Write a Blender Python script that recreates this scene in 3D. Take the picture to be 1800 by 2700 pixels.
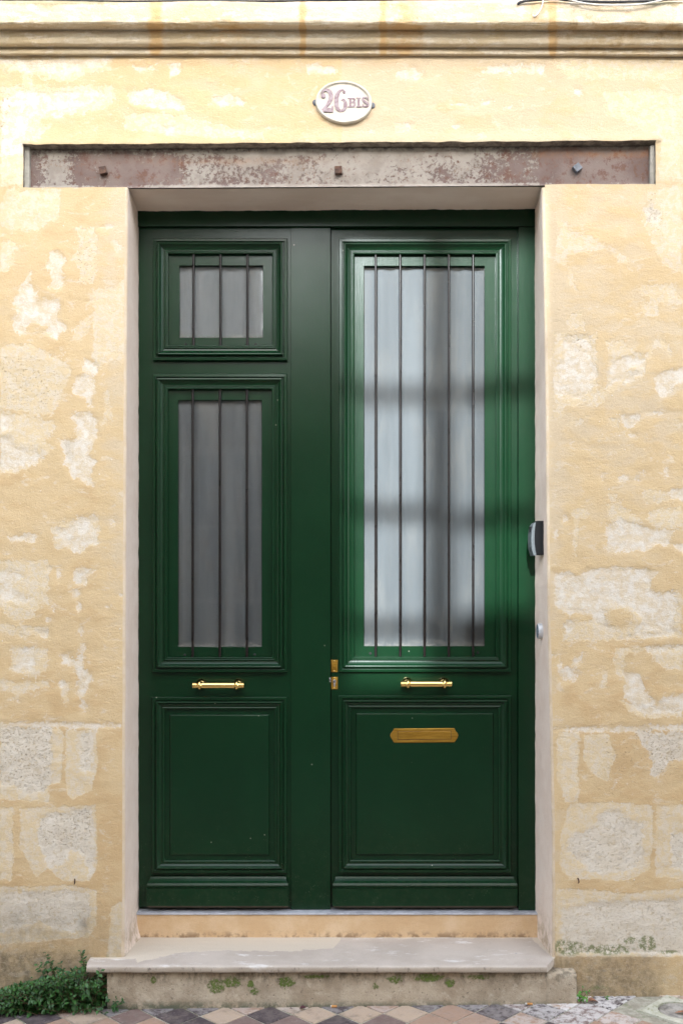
import bpy, bmesh, math, random
import numpy as np
from mathutils import Vector, Matrix
for o in list(bpy.data.objects): bpy.data.objects.remove(o)
sc = bpy.context.scene
C = sc.collection
R = math.radians
random.seed(7); rng = np.random.RandomState(11)
PI = math.pi

# ------------------------------------------------------------------ camera
EYE = 1.357; CAMY = -3.39; F = 2715.0; HOR = 1542.0; CX = 900.0
cam = bpy.data.cameras.new('camera'); camo = bpy.data.objects.new('camera', cam); C.objects.link(camo)
camo.location = (0, CAMY, EYE); camo.rotation_euler = (R(90), 0, 0)
cam.sensor_fit = 'VERTICAL'; cam.sensor_height = 36.0; cam.sensor_width = 24.0
cam.lens = 36.0*F/2700.0
cam.shift_y = (HOR-1350.0)/2700.0
cam.clip_start = 0.05; cam.clip_end = 500
sc.camera = camo
# ------------------------------------------------------------------ light
SUN_EL, SUN_AZ = 23.5, -7.0        # azimuth: from behind the camera, slightly left
w = bpy.data.worlds.new('World'); sc.world = w; w.use_nodes = True
wn = w.node_tree.nodes; wl = w.node_tree.links
bg = wn['Background']; sky = wn.new('ShaderNodeTexSky'); sky.sky_type = 'NISHITA'; sky.sun_disc = False
sky.sun_elevation = R(SUN_EL); sky.sun_rotation = R(180+SUN_AZ); sky.air_density = 1.0; sky.dust_density = 2.0; sky.ozone_density = 1.0
hs = wn.new('ShaderNodeHueSaturation'); hs.inputs['Saturation'].default_value = .45      # thin overcast: a paler sky
wl.new(sky.outputs[0], hs.inputs['Color']); wl.new(hs.outputs[0], bg.inputs[0]); bg.inputs[1].default_value = 0.15
sun = bpy.data.lights.new('sun', 'SUN'); sun.energy = 2.0; sun.angle = R(0.8); sun.color = (1, .955, .90)
suno = bpy.data.objects.new('sun', sun); C.objects.link(suno)
el, az = R(SUN_EL), R(SUN_AZ)
SDIR = Vector((math.sin(az)*math.cos(el), -math.cos(az)*math.cos(el), math.sin(el)))   # towards the sun
suno.rotation_euler = SDIR.to_track_quat('Z', 'Y').to_euler(); suno.location = (0, -5, 8)
sc.view_settings.view_transform = 'Standard'; sc.view_settings.look = 'None'
sc.view_settings.exposure = 3.02; sc.view_settings.gamma = 1.0
sc.render.engine = 'CYCLES'
sc.cycles.max_bounces = 8; sc.cycles.diffuse_bounces = 5
sc.render.resolution_x = 682; sc.render.resolution_y = 1024

# ------------------------------------------------------------------ helpers
def tag(o, label=None, cat=None, group=None, kind=None):
    if label: o['label'] = label
    if cat: o['category'] = cat
    if group: o['group'] = group
    if kind: o['kind'] = kind
    return o
def thing(name, loc, label, cat, group=None):
    o = bpy.data.objects.new(name, None); C.objects.link(o); o.location = loc
    o.empty_display_size = .05
    return tag(o, label, cat, group)
def WX(px, d): return (px-CX)*d/F
def WZ(py, d): return EYE-(py-HOR)*d/F

class MB:
    def __init__(s): s.v = []; s.f = []; s.sm = []
    def add(s, vs, fs, smooth=False):
        n = len(s.v); s.v += [tuple(v) for v in vs]
        for f in fs: s.f.append(tuple(i+n for i in f)); s.sm.append(smooth)
    def box(s, x0, x1, y0, y1, z0, z1):
        vs = [(x0,y0,z0),(x1,y0,z0),(x1,y1,z0),(x0,y1,z0),(x0,y0,z1),(x1,y0,z1),(x1,y1,z1),(x0,y1,z1)]
        s.add(vs, [(0,3,2,1),(4,5,6,7),(0,1,5,4),(1,2,6,5),(2,3,7,6),(3,0,4,7)])
    def prism(s, poly, y0, y1):     # poly in (x,z), counter-clockwise seen from -y ; front face y0
        n = len(poly)
        vs = [(x,y0,z) for x,z in poly]+[(x,y1,z) for x,z in poly]
        fs = [tuple(range(n)), tuple(range(2*n-1, n-1, -1))]
        fs += [((i+1)%n, i, n+i, n+(i+1)%n) for i in range(n)]
        s.add(vs, fs)
    def tube(s, pts, r, n=10, caps=True, smooth=True):
        pts = [Vector(p) for p in pts]; rings = []
        up = Vector((0,0,1))
        for i, p in enumerate(pts):
            t = (pts[min(i+1,len(pts)-1)]-pts[max(i-1,0)]).normalized()
            a = t.cross(up)
            if a.length < .1: a = t.cross(Vector((0,1,0)))
            a.normalize(); b = t.cross(a).normalized()
            rr = r[i] if isinstance(r, (list,tuple)) else r
            rings.append([p+a*math.cos(2*PI*k/n)*rr+b*math.sin(2*PI*k/n)*rr for k in range(n)])
        vs = [v for rg in rings for v in rg]
        fs = [(i*n+k, i*n+(k+1)%n, (i+1)*n+(k+1)%n, (i+1)*n+k) for i in range(len(pts)-1) for k in range(n)]
        s.add(vs, fs, smooth)
        if caps: s.add(rings[0], [tuple(range(n))[::-1]]); s.add(rings[-1], [tuple(range(n))])
    def lathe(s, prof, o, axis, n=32):   # prof: (t along axis, radius)
        axis = Vector(axis).normalized(); o = Vector(o)
        a = axis.orthogonal().normalized(); b = axis.cross(a)
        vs = [o+axis*t+(a*math.cos(2*PI*k/n)+b*math.sin(2*PI*k/n))*r for t, r in prof for k in range(n)]
        fs = [(i*n+k, i*n+(k+1)%n, (i+1)*n+(k+1)%n, (i+1)*n+k) for i in range(len(prof)-1) for k in range(n)]
        s.add(vs, fs, True)
    def rings(s, x0, x1, z0, z1, prof, y0):   # mitred frame, prof=(inset, height)
        vs = []
        for t, h in prof:
            y = y0-h
            vs += [(x0+t,y,z0+t),(x1-t,y,z0+t),(x1-t,y,z1-t),(x0+t,y,z1-t)]
        fs = [(i*4+k, i*4+(k+1)%4, (i+1)*4+(k+1)%4, (i+1)*4+k) for i in range(len(prof)-1) for k in range(4)]
        s.add(vs, fs)
        return len(s.v)-4
    def plate(s, x0, x1, z0, z1, holes, yf, yb):   # slab with rectangular holes
        xs = sorted({x0,x1,*[h[0] for h in holes],*[h[1] for h in holes]})
        zs = sorted({z0,z1,*[h[2] for h in holes],*[h[3] for h in holes]})
        nx, nz = len(xs), len(zs)
        vs = [(x,yf,z) for z in zs for x in xs]; fs = []
        for j in range(nz-1):
            for i in range(nx-1):
                cx, cz = (xs[i]+xs[i+1])/2, (zs[j]+zs[j+1])/2
                if any(h[0] < cx < h[1] and h[2] < cz < h[3] for h in holes): continue
                a = j*nx+i; fs.append((a, a+1, a+1+nx, a+nx))
        s.add(vs, fs)
        for (a,b,c,d), inner in [((x0,x1,z0,z1), False)]+[(h, True) for h in holes]:
            q = [(a,c),(b,c),(b,d),(a,d)]
            vs = [(x,yf,z) for x,z in q]+[(x,yb,z) for x,z in q]
            s.add(vs, [((k+1)%4,k,4+k,4+(k+1)%4) for k in range(4)])
    def build(s, name, mat, parent=None, bevel=0, seg=2, smooth=None, attrs=None):
        me = bpy.data.meshes.new(name); me.from_pydata(s.v, [], s.f)
        if smooth is None: me.polygons.foreach_set('use_smooth', s.sm)
        else: me.polygons.foreach_set('use_smooth', [smooth]*len(s.f))
        if bevel:
            bm = bmesh.new(); bm.from_mesh(me); bmesh.ops.remove_doubles(bm, verts=bm.verts, dist=1e-6)
            bmesh.ops.recalc_face_normals(bm, faces=bm.faces)
            es = [e for e in bm.edges if len(e.link_faces) == 2 and e.calc_face_angle(0) > R(25)]
            bmesh.ops.bevel(bm, geom=es, offset=bevel, segments=seg, profile=.5, affect='EDGES', clamp_overlap=True)
            bm.to_mesh(me); bm.free()
        if attrs:
            for k, a in attrs.items():
                at = me.attributes.new(k, 'FLOAT', 'POINT'); at.data.foreach_set('value', np.asarray(a, dtype=np.float32))
        me.materials.append(mat)
        return link(name, me, parent)
def link(name, me, parent=None):
    o = bpy.data.objects.new(name, me); C.objects.link(o)
    if parent is not None:
        o.parent = parent
        w_ = Vector((0,0,0)); p = parent
        while p is not None: w_ += p.location; p = p.parent
        o.location = -w_
    return o

# noise for geometry
def vnoise(x, y, seed=0):
    xi = np.floor(x).astype(np.int64); yi = np.floor(y).astype(np.int64)
    fx = x-xi; fy = y-yi; fx = fx*fx*(3-2*fx); fy = fy*fy*(3-2*fy)
    def h(a, b):
        n = (a*374761393+b*668265263+seed*1274126177) & 0xffffffff
        n = ((n ^ (n >> 13))*1274126177) & 0xffffffff
        return ((n ^ (n >> 16)) & 0xffff)/65535.0
    return (h(xi,yi)*(1-fx)+h(xi+1,yi)*fx)*(1-fy)+(h(xi,yi+1)*(1-fx)+h(xi+1,yi+1)*fx)*fy
def fbm(x, y, s, oct=4, seed=0):
    x = np.asarray(x, float)*s; y = np.asarray(y, float)*s; r = 0; a = .5; t = 0
    for k in range(oct):
        r = r+a*vnoise(x+17.3*k, y-9.1*k, seed+k); t += a; a *= .5; x = x*2.03; y = y*2.03
    return r/t-.5

# ------------------------------------------------------------------ node helper
class NT:
    def __init__(s, name):
        s.m = bpy.data.materials.new(name); s.m.use_nodes = True; s.t = s.m.node_tree
        s.p = s.t.nodes['Principled BSDF']
        s.co = s.t.nodes.new('ShaderNodeTexCoord').outputs['Object']
    def set(s, sock, v):
        if isinstance(v, bpy.types.NodeSocket): s.t.links.new(v, sock)
        elif isinstance(v, (tuple, list)) and len(v) == 3 and sock.type == 'RGBA': sock.default_value = (*v, 1)
        else: sock.default_value = v
    def math(s, op, a, b=0.0, c=None, clamp=False):
        n = s.t.nodes.new('ShaderNodeMath'); n.operation = op; n.use_clamp = clamp
        s.set(n.inputs[0], a); s.set(n.inputs[1], b)
        if c is not None: s.set(n.inputs[2], c)
        return n.outputs[0]
    def map(s, scale=(1,1,1), loc=(0,0,0), rot=(0,0,0), v=None):
        n = s.t.nodes.new('ShaderNodeMapping'); s.t.links.new(v or s.co, n.inputs[0])
        n.inputs['Scale'].default_value = scale; n.inputs['Location'].default_value = loc; n.inputs['Rotation'].default_value = rot
        return n.outputs[0]
    def noise(s, scale, detail=4, rough=.55, v=None, dist=0):
        n = s.t.nodes.new('ShaderNodeTexNoise'); s.t.links.new(v or s.co, n.inputs['Vector'])
        n.inputs['Scale'].default_value = scale; n.inputs['Detail'].default_value = detail
        n.inputs['Roughness'].default_value = rough; n.inputs['Distortion'].default_value = dist
        return n.outputs['Fac']
    def vor(s, scale, v=None, feat='F1', out='Distance', rnd=1):
        n = s.t.nodes.new('ShaderNodeTexVoronoi'); n.feature = feat; s.t.links.new(v or s.co, n.inputs['Vector'])
        n.inputs['Scale'].default_value = scale; n.inputs['Randomness'].default_value = rnd
        return n.outputs[out]
    def ss(s, x, a, b, c=0.0, d=1.0):
        n = s.t.nodes.new('ShaderNodeMapRange'); n.interpolation_type = 'SMOOTHSTEP'
        s.set(n.inputs[0], x); n.inputs[1].default_value = a; n.inputs[2].default_value = b
        n.inputs[3].default_value = c; n.inputs[4].default_value = d
        return n.outputs[0]
    def mix(s, f, a, b, mode='MIX'):
        n = s.t.nodes.new('ShaderNodeMix'); n.data_type = 'RGBA'; n.blend_type = mode
        s.set(n.inputs[0], f); s.set(n.inputs[6], a); s.set(n.inputs[7], b); return n.outputs[2]
    def attr(s, name):
        n = s.t.nodes.new('ShaderNodeAttribute'); n.attribute_name = name; return n.outputs['Fac']
    def xyz(s):
        n = s.t.nodes.new('ShaderNodeSeparateXYZ'); s.t.links.new(s.co, n.inputs[0]); return n.outputs
    def bump(s, h, dist, strength=1.0, prev=None):
        n = s.t.nodes.new('ShaderNodeBump'); s.set(n.inputs['Height'], h); n.inputs['Distance'].default_value = dist
        n.inputs['Strength'].default_value = strength
        if prev is not None: s.t.links.new(prev, n.inputs['Normal'])
        return n.outputs[0]
    def out(s, **k):
        names = dict(col='Base Color', rough='Roughness', metal='Metallic', nrm='Normal', coat='Coat Weight', coatr='Coat Roughness', spec='Specular IOR Level', alpha='Alpha', aniso='Anisotropic')
        for kk, v in k.items(): s.set(s.p.inputs[names[kk]], v)
        return s.m

OCH = (.560,.422,.245); OCHD = (.515,.365,.195); OCHL = (.545,.440,.300)
CRM = (.600,.525,.412); WHT = (.640,.595,.525); STN = (.605,.545,.455); PNK = (.520,.440,.360)

# ------------------------------------------------------------------ materials
def mat_wall():
    n = NT('limewashed_plaster'); X = n.xyz()
    str_ = n.map(scale=(1, 1, 1.8))                       # trowel strokes run sideways
    big = n.noise(2.2, 3, .5); mid = n.noise(9, 6, .62, v=str_, dist=.3)
    edge = n.noise(26, 9, .66, v=n.map(scale=(1,1,1.15)), dist=.35)
    fine = n.noise(160, 5, .6); grain = n.noise(520, 3, .6)
    e = n.math('MULTIPLY', n.math('SUBTRACT', edge, .5), 1.9)
    tone = n.attr('tone')
    f = n.math('ADD', n.ss(mid, .36, .66, -.22, .22), n.math('ADD', tone, n.ss(big, .3, .7, -.12, .12)))
    col = n.mix(n.ss(f, -.5, 0), OCHL, OCH); col = n.mix(n.ss(f, .0, .55), col, OCHD)
    # washed out cloudy flecks everywhere
    fl = n.ss(n.noise(15, 9, .7, v=n.map(scale=(1,1,1.9), loc=(3,0,1)), dist=.6), .55, .66)
    col = n.mix(n.math('MULTIPLY', fl, .60), col, CRM)
    speck = n.ss(n.vor(34, v=n.map(loc=(1,0,2))), .10, .06)
    sel = n.ss(n.noise(7, 2, .5, v=n.map(loc=(5,0,5))), .54, .62)
    speck = n.math('MULTIPLY', speck, sel)
    e2 = n.math('MULTIPLY', n.math('SUBTRACT', n.noise(95, 7, .72, v=n.map(loc=(6,6,6))), .5), 1.5)
    ev = n.math('ADD', e, n.math('MULTIPLY', e2, n.ss(n.noise(6, 2, .5, v=n.map(loc=(1,8,2))), .38, .60)))
    cv = n.math('ADD', n.attr('cream'), ev)
    cream = n.math('ADD', n.math('MULTIPLY', n.ss(cv, -.05, .10), .70), n.math('MULTIPLY', n.ss(cv, -.45, .55), .30))
    cr2 = n.mix(n.ss(n.noise(40, 7, .65), .42, .60), (.60,.485,.315), CRM)
    col = n.mix(n.math('MULTIPLY', cream, .92), col, cr2)
    wv = n.math('ADD', n.attr('white'), n.math('MULTIPLY', ev, .9))
    white = n.math('ADD', n.math('MULTIPLY', n.ss(wv, -.06, .12), .58), n.math('MULTIPLY', n.ss(wv, -.35, .70), .42))
    wcol = n.mix(n.ss(n.noise(30, 7, .7, v=n.map(loc=(9,0,0))), .40, .60), (.585,.49,.355), WHT)
    col = n.mix(white, col, wcol)
    # bare porous stone
    stone = n.ss(n.math('ADD', n.attr('stone'), n.math('MULTIPLY', e, 1.2)), -.12, .18)
    st = n.mix(n.ss(n.noise(14, 6, .65), .38, .62), STN, (.665,.615,.535))
    st = n.mix(n.ss(n.noise(60, 6, .7), .50, .66), st, (.54,.46,.34))
    pit = n.math('MULTIPLY', n.ss(n.noise(150, 4, .7, v=n.map(scale=(1,1,1.6))), .545, .64), n.ss(n.noise(9,3,.5,v=n.map(loc=(2,0,7))), .32, .52))
    st = n.mix(n.math('MULTIPLY', pit, .34), st, (.22,.17,.125))
    col = n.mix(n.math('MULTIPLY', stone, .85), col, st)
    col = n.mix(n.math('MULTIPLY', speck, .8), col, WHT)
    # porous brown pits on some areas
    por = n.math('MULTIPLY', n.ss(n.math('ADD', n.attr('porous'), e), -.3, .3), n.ss(n.noise(120, 5, .72, v=n.map(scale=(1,1,1.7))), .55, .68))
    col = n.mix(n.math('MULTIPLY', por, .8), col, (.22,.155,.085))
    # dirt near the ground and on ledges, moss
    d = n.math('MULTIPLY', n.attr('dirt_shade'), n.ss(n.noise(22, 8, .7, v=n.map(scale=(1,1,.8))), .30, .66, .5, 1.0))
    col = n.mix(n.math('MULTIPLY', d, .85), col, n.mix(n.ss(n.noise(50,6,.7), .4, .6), (.105,.090,.062), (.25,.20,.14)))
    mo = n.math('MULTIPLY', n.ss(n.math('ADD', n.attr('moss'), n.math('MULTIPLY', e, .9)), -.05, .5), n.ss(n.noise(75, 7, .75), .42, .56))
    col = n.mix(n.math('MULTIPLY', mo, .88), col, n.mix(fine, (.085,.115,.03), (.20,.22,.10)))
    col = n.mix(n.ss(n.attr('rust'), .0, 1.0, 0, .8), col, (.50,.29,.10))
    col = n.mix(n.ss(grain, .3, .7, .0, .16), col, (.30,.22,.13))
    ck = n.math('MULTIPLY', n.ss(n.noise(85, 8, .78, v=n.map(scale=(1,1,2.2), loc=(0,4,2))), .60, .70), n.ss(n.noise(8, 4, .6, v=n.map(loc=(9,9,2))), .44, .60))
    col = n.mix(n.math('MULTIPLY', ck, .38), col, (.27,.18,.09))
    lt = n.ss(n.noise(120, 6, .75, v=n.map(scale=(1,1,1.5), loc=(3,3,3))), .56, .70, 0, .35)
    col = n.mix(lt, col, WHT)
    # relief
    h = n.math('MULTIPLY', mid, 1.2)
    h = n.math('ADD', h, n.math('MULTIPLY', n.noise(70, 8, .72, v=n.map(scale=(1,1,1.5)), dist=.4), .9))
    h = n.math('ADD', h, n.math('MULTIPLY', cream, -.30)); h = n.math('ADD', h, n.math('MULTIPLY', white, -.28))
    h = n.math('ADD', h, n.math('MULTIPLY', pit, n.math('MULTIPLY', stone, -.9)))
    h = n.math('ADD', h, n.math('MULTIPLY', por, -.7)); h = n.math('ADD', h, n.math('MULTIPLY', ck, -.6)); h = n.math('ADD', h, n.math('MULTIPLY', speck, .3))
    h = n.math('ADD', h, n.math('MULTIPLY', n.noise(210, 6, .75), .55))
    return n.out(col=col, rough=.93, spec=.2, nrm=n.bump(h, .0044, .65))
def mat_reveal():
    n = NT('reveal_plaster'); X = n.xyz()
    e = n.noise(60, 6, .65)
    y = n.math('ADD', X[1], n.math('MULTIPLY', n.math('SUBTRACT', e, .5), .012))
    k = n.ss(y, .000, .016)
    base = n.mix(n.ss(n.noise(12, 5, .6), .35, .65), (.68,.56,.47), (.73,.62,.53))
    edge = n.mix(n.ss(n.noise(20, 6, .6), .4, .6), (.54,.425,.29), (.57,.47,.35))
    col = n.mix(k, edge, base)
    low = n.ss(X[2], .30, .14)
    col = n.mix(n.math('MULTIPLY', low, n.ss(n.noise(30,6,.7), .4, .62)), col, (.42,.33,.24))
    col = n.mix(n.ss(n.noise(420, 3, .6), .4, .7, 0, .2), col, (.28,.22,.17))
    col = n.mix(n.ss(n.vor(22, v=n.map(loc=(4,4,4))), .035, .02, 0, .7), col, (.12,.09,.07))
    h = n.math('ADD', n.math('MULTIPLY', n.noise(14, 5, .6, v=n.map(scale=(.6,1,1))), 1.4), n.math('MULTIPLY', n.noise(240, 4, .65), .30))
    h = n.math('ADD', h, n.math('MULTIPLY', n.noise(60, 6, .6, v=n.map(scale=(.35,1,1))), .4))
    return n.out(col=col, rough=.92, spec=.2, nrm=n.bump(h, .004, .55))
def mat_soffit():
    n = NT('soffit_plaster')
    col = n.mix(n.ss(n.noise(9, 5, .6, v=n.map(scale=(.5,1,1))), .35, .65), (.72,.60,.50), (.78,.67,.57))
    h = n.math('ADD', n.noise(60, 6, .6, v=n.map(scale=(.3,1,1))), n.math('MULTIPLY', n.noise(240, 4, .65), .4))
    return n.out(col=col, rough=.92, spec=.2, nrm=n.bump(h, .003, .55))
def mat_riser():
    n = NT('ochre_riser_render'); X = n.xyz()
    col = n.mix(n.ss(n.noise(9, 5, .6), .36, .64), (.56,.38,.215), (.63,.46,.29))
    col = n.mix(n.math('MULTIPLY', n.ss(X[2], .160, .134), n.ss(n.noise(26,6,.7), .45, .60)), col, (.30,.20,.12))
    col = n.mix(n.ss(n.noise(300, 4, .7), .5, .7, 0, .35), col, (.34,.22,.12))
    h = n.math('ADD', n.noise(45, 6, .65, v=n.map(scale=(.4,1,1))), n.math('MULTIPLY', n.noise(300, 4, .7), .5))
    return n.out(col=col, rough=.95, spec=.15, nrm=n.bump(h, .003, .6))
def mat_slab():
    n = NT('pale_step_stone'); X = n.xyz()
    col = n.mix(n.ss(n.noise(6, 5, .6), .35, .65), (.40,.345,.295), (.47,.41,.355))
    col = n.mix(n.ss(n.noise(14, 7, .7, v=n.map(scale=(.6,1.4,1), loc=(1,2,0))), .56, .66, 0, .8), col, (.62,.59,.56))
    cr = n.ss(n.math('ADD', n.attr('cream'), n.math('MULTIPLY', n.math('SUBTRACT', n.noise(30,7,.65), .5), 1.2)), -.08, .08)
    col = n.mix(cr, col, (.53,.46,.37))
    fr = n.attr('front')
    dk = n.math('MULTIPLY', fr, n.ss(n.noise(45, 7, .75, v=n.map(scale=(1.4,1,.5))), .54, .64))
    col = n.mix(n.math('MULTIPLY', fr, .35), col, (.42,.35,.26)); col = n.mix(n.math('MULTIPLY', dk, .8), col, (.12,.105,.085))
    col = n.mix(n.ss(n.vor(9, v=n.map(loc=(.55,.2,0))), .05, .035, 0, .55), col, (.22,.22,.23))
    col = n.mix(n.ss(n.noise(260, 4, .7), .52, .7, 0, .35), col, (.25,.21,.17))
    h = n.math('ADD', n.noise(20, 7, .65), n.math('MULTIPLY', n.noise(260, 4, .7), .3)); h = n.math('ADD', h, n.math('MULTIPLY', cr, .5))
    return n.out(col=col, rough=.72, spec=.35, nrm=n.bump(h, .003, .5))
def mat_plinth():
    n = NT('weathered_step_base'); X = n.xyz()
    col = n.mix(n.ss(n.noise(11, 7, .65), .36, .64), (.33,.265,.19), (.46,.385,.29))
    col = n.mix(n.ss(n.noise(40, 7, .7), .55, .66, 0, .55), col, (.54,.47,.37))
    col = n.mix(n.ss(n.noise(90, 6, .75), .56, .68, 0, .8), col, (.13,.105,.075))
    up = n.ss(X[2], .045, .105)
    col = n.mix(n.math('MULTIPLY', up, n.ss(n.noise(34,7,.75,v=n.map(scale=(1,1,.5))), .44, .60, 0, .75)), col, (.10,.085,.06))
    lo = n.ss(X[2], .018, -.012)
    col = n.mix(n.math('MULTIPLY', lo, n.ss(n.noise(30,7,.75), .36, .56, 0, .9)), col, (.10,.11,.075))
    mo = n.math('MULTIPLY', n.ss(n.math('ADD', n.attr('moss'), n.math('MULTIPLY', n.math('SUBTRACT', n.noise(70,8,.78), .5), 3.4)), -.1, .25), n.ss(n.noise(120,6,.7), .38, .52))
    col = n.mix(n.math('MULTIPLY', mo, .9), col, n.mix(n.noise(200,3,.6), (.05,.10,.008), (.16,.22,.05)))
    h = n.math('ADD', n.noise(28, 8, .72), n.math('MULTIPLY', n.noise(150, 6, .7), .55)); h = n.math('ADD', h, n.math('MULTIPLY', mo, .6))
    return n.out(col=col, rough=.95, spec=.15, nrm=n.bump(h, .007, .7))
def mat_cornice():
    n = NT('cornice_stone'); X = n.xyz()
    e = n.math('SUBTRACT', n.noise(24, 8, .68), .5)
    col = n.mix(n.ss(n.noise(5, 6, .62), .36, .62), (.535,.430,.280), (.575,.490,.360))
    col = n.mix(n.ss(n.noise(20, 8, .7, v=n.map(scale=(1,1,2))), .50, .64, 0, .7), col, (.68,.62,.53))
    rs = n.ss(n.math('ADD', n.attr('rust'), n.math('MULTIPLY', e, 1.3)), .05, .55)
    col = n.mix(n.math('MULTIPLY', rs, .85), col, n.mix(n.noise(18,5,.6), (.52,.30,.115), (.60,.42,.22)))
    d = n.ss(n.math('ADD', n.attr('dirt_shade'), n.math('MULTIPLY', e, 1.6)), .25, 1.1)
    col = n.mix(n.math('MULTIPLY', d, n.ss(n.noise(55, 7, .72), .30, .62, .25, .85)), col, (.26,.20,.125))
    col = n.mix(n.ss(n.noise(170, 5, .75), .58, .70, 0, .6), col, (.30,.21,.11))
    gr = n.ss(n.math('ADD', n.attr('moss'), n.math('MULTIPLY', e, 2)), .1, .7, 0, .6)
    col = n.mix(gr, col, (.20,.20,.11))
    h = n.math('ADD', n.noise(30, 8, .7, v=n.map(scale=(1,1,1.6))), n.math('MULTIPLY', n.noise(200, 5, .72), .5))
    return n.out(col=col, rough=.95, spec=.15, nrm=n.bump(h, .006, .6))
def mat_lintel():
    n = NT('rusted_painted_steel'); X = n.xyz()
    col = n.mix(n.ss(n.noise(5, 6, .6), .36, .64), (.125,.086,.074), (.180,.138,.120))
    col = n.mix(n.ss(n.noise(30, 8, .75), .50, .62, 0, .75), col, (.115,.050,.032))
    z = n.attr('white')
    v = n.math('ADD', n.math('MULTIPLY', n.math('SUBTRACT', n.noise(78, 9, .80), .5), 3.4), z)
    v = n.math('ADD', v, n.math('MULTIPLY', n.math('SUBTRACT', n.noise(9, 5, .6, v=n.map(loc=(7,0,0))), .5), 2.2))
    wm = n.ss(v, -.03, .10)
    wm = n.math('MULTIPLY', wm, .80)
    col = n.mix(wm, col, n.mix(n.ss(n.noise(20,5,.6), .36, .6), (.255,.225,.190), (.320,.290,.248)))
    rb = n.math('MULTIPLY', n.ss(n.noise(70, 8, .78), .52, .62), n.ss(n.noise(4, 3, .5, v=n.map(scale=(1,1,5),loc=(0,0,3))), .46, .60))
    col = n.mix(n.math('MULTIPLY', rb, .6), col, (.17,.080,.042))
    col = n.mix(n.math('MULTIPLY', n.attr('rust'), n.ss(n.noise(30,6,.7), .3, .6)), col, (.27,.115,.04))
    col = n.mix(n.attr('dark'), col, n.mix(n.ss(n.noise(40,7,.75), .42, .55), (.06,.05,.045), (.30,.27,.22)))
    h = n.math('ADD', n.math('MULTIPLY', wm, .5), n.math('MULTIPLY', n.noise(110, 7, .75), .8))
    return n.out(col=col, rough=.8, spec=.3, nrm=n.bump(h, .0028, .7))
def mat_recess():
    n = NT('recess_mortar')
    col = n.mix(n.ss(n.noise(26, 7, .7), .38, .60), (.14,.115,.09), (.32,.28,.22))
    return n.out(col=col, rough=.95, nrm=n.bump(n.noise(60, 7, .7), .006, .8))
def mat_paint(name, tint=1.0):
    n = NT(name); X = n.xyz()
    b = n.noise(3.5, 4, .5)
    col = n.mix(n.ss(b, .35, .65), (.0022*tint,.0205*tint,.0070*tint), (.0028*tint,.0235*tint,.0082*tint))
    # dust and small chips, thicker towards the street
    low = n.ss(X[2], .62, .20, .06, 1.0)
    sp = n.ss(n.vor(230, v=n.map(loc=(3,1,2))), .20, .10)
    sp = n.math('MULTIPLY', sp, n.ss(n.noise(26, 4, .7), .52, .66)); sp = n.math('MULTIPLY', sp, n.math('ADD', low, .12))
    col = n.mix(n.math('MULTIPLY', sp, .75), col, (.22,.22,.15))
    ch = n.ss(n.vor(11, v=n.map(loc=(.3,.7,.2))), .030, .020, 0, .7)
    col = n.mix(ch, col, (.28,.28,.22))
    dust = n.math('MULTIPLY', n.ss(n.noise(40, 7, .7), .45, .70), low)
    col = n.mix(n.math('MULTIPLY', dust, .035), col, (.20,.19,.13))
    h = n.math('ADD', n.math('MULTIPLY', n.noise(55, 5, .6, v=n.map(scale=(3,3,.22))), .6), n.math('MULTIPLY', n.noise(190, 3, .6), .35))
    rough = n.ss(n.noise(16, 5, .6), .3, .7, .215, .235)
    return n.out(col=col, rough=rough, spec=.27, nrm=n.bump(h, .0006, .5))
def mat_simple(name, col, rough=.5, metal=0, bump=0, bs=100, var=.12, spec=.5):
    n = NT(name); c2 = tuple(c*(1-var*2) for c in col); c3 = tuple(min(1, c*(1+var)) for c in col)
    c = n.mix(n.ss(n.noise(bs*.35, 5, .65), .35, .65), c2, c3)
    k = dict(col=c, rough=n.ss(n.noise(bs*.6, 4, .6), .3, .7, rough*.8, min(1, rough*1.2)), metal=metal, spec=spec)
    if bump: k['nrm'] = n.bump(n.noise(bs, 5, .6), bump, .6)
    return n.out(**k)
def mat_aged_brass():
    n = NT('aged_brass')
    br = n.map(scale=(.18, 1, 2.2))
    c = n.mix(n.ss(n.noise(60, 6, .7, v=br), .36, .64), (.36,.195,.028), (.50,.29,.050))
    c = n.mix(n.ss(n.noise(110, 6, .75), .58, .70, 0, .6), c, (.16,.085,.02))
    return n.out(col=c, rough=n.ss(n.noise(90,5,.7,v=br), .3, .7, .30, .52), metal=.9, nrm=n.bump(n.noise(240, 4, .6, v=br), .0008, .5))
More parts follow.
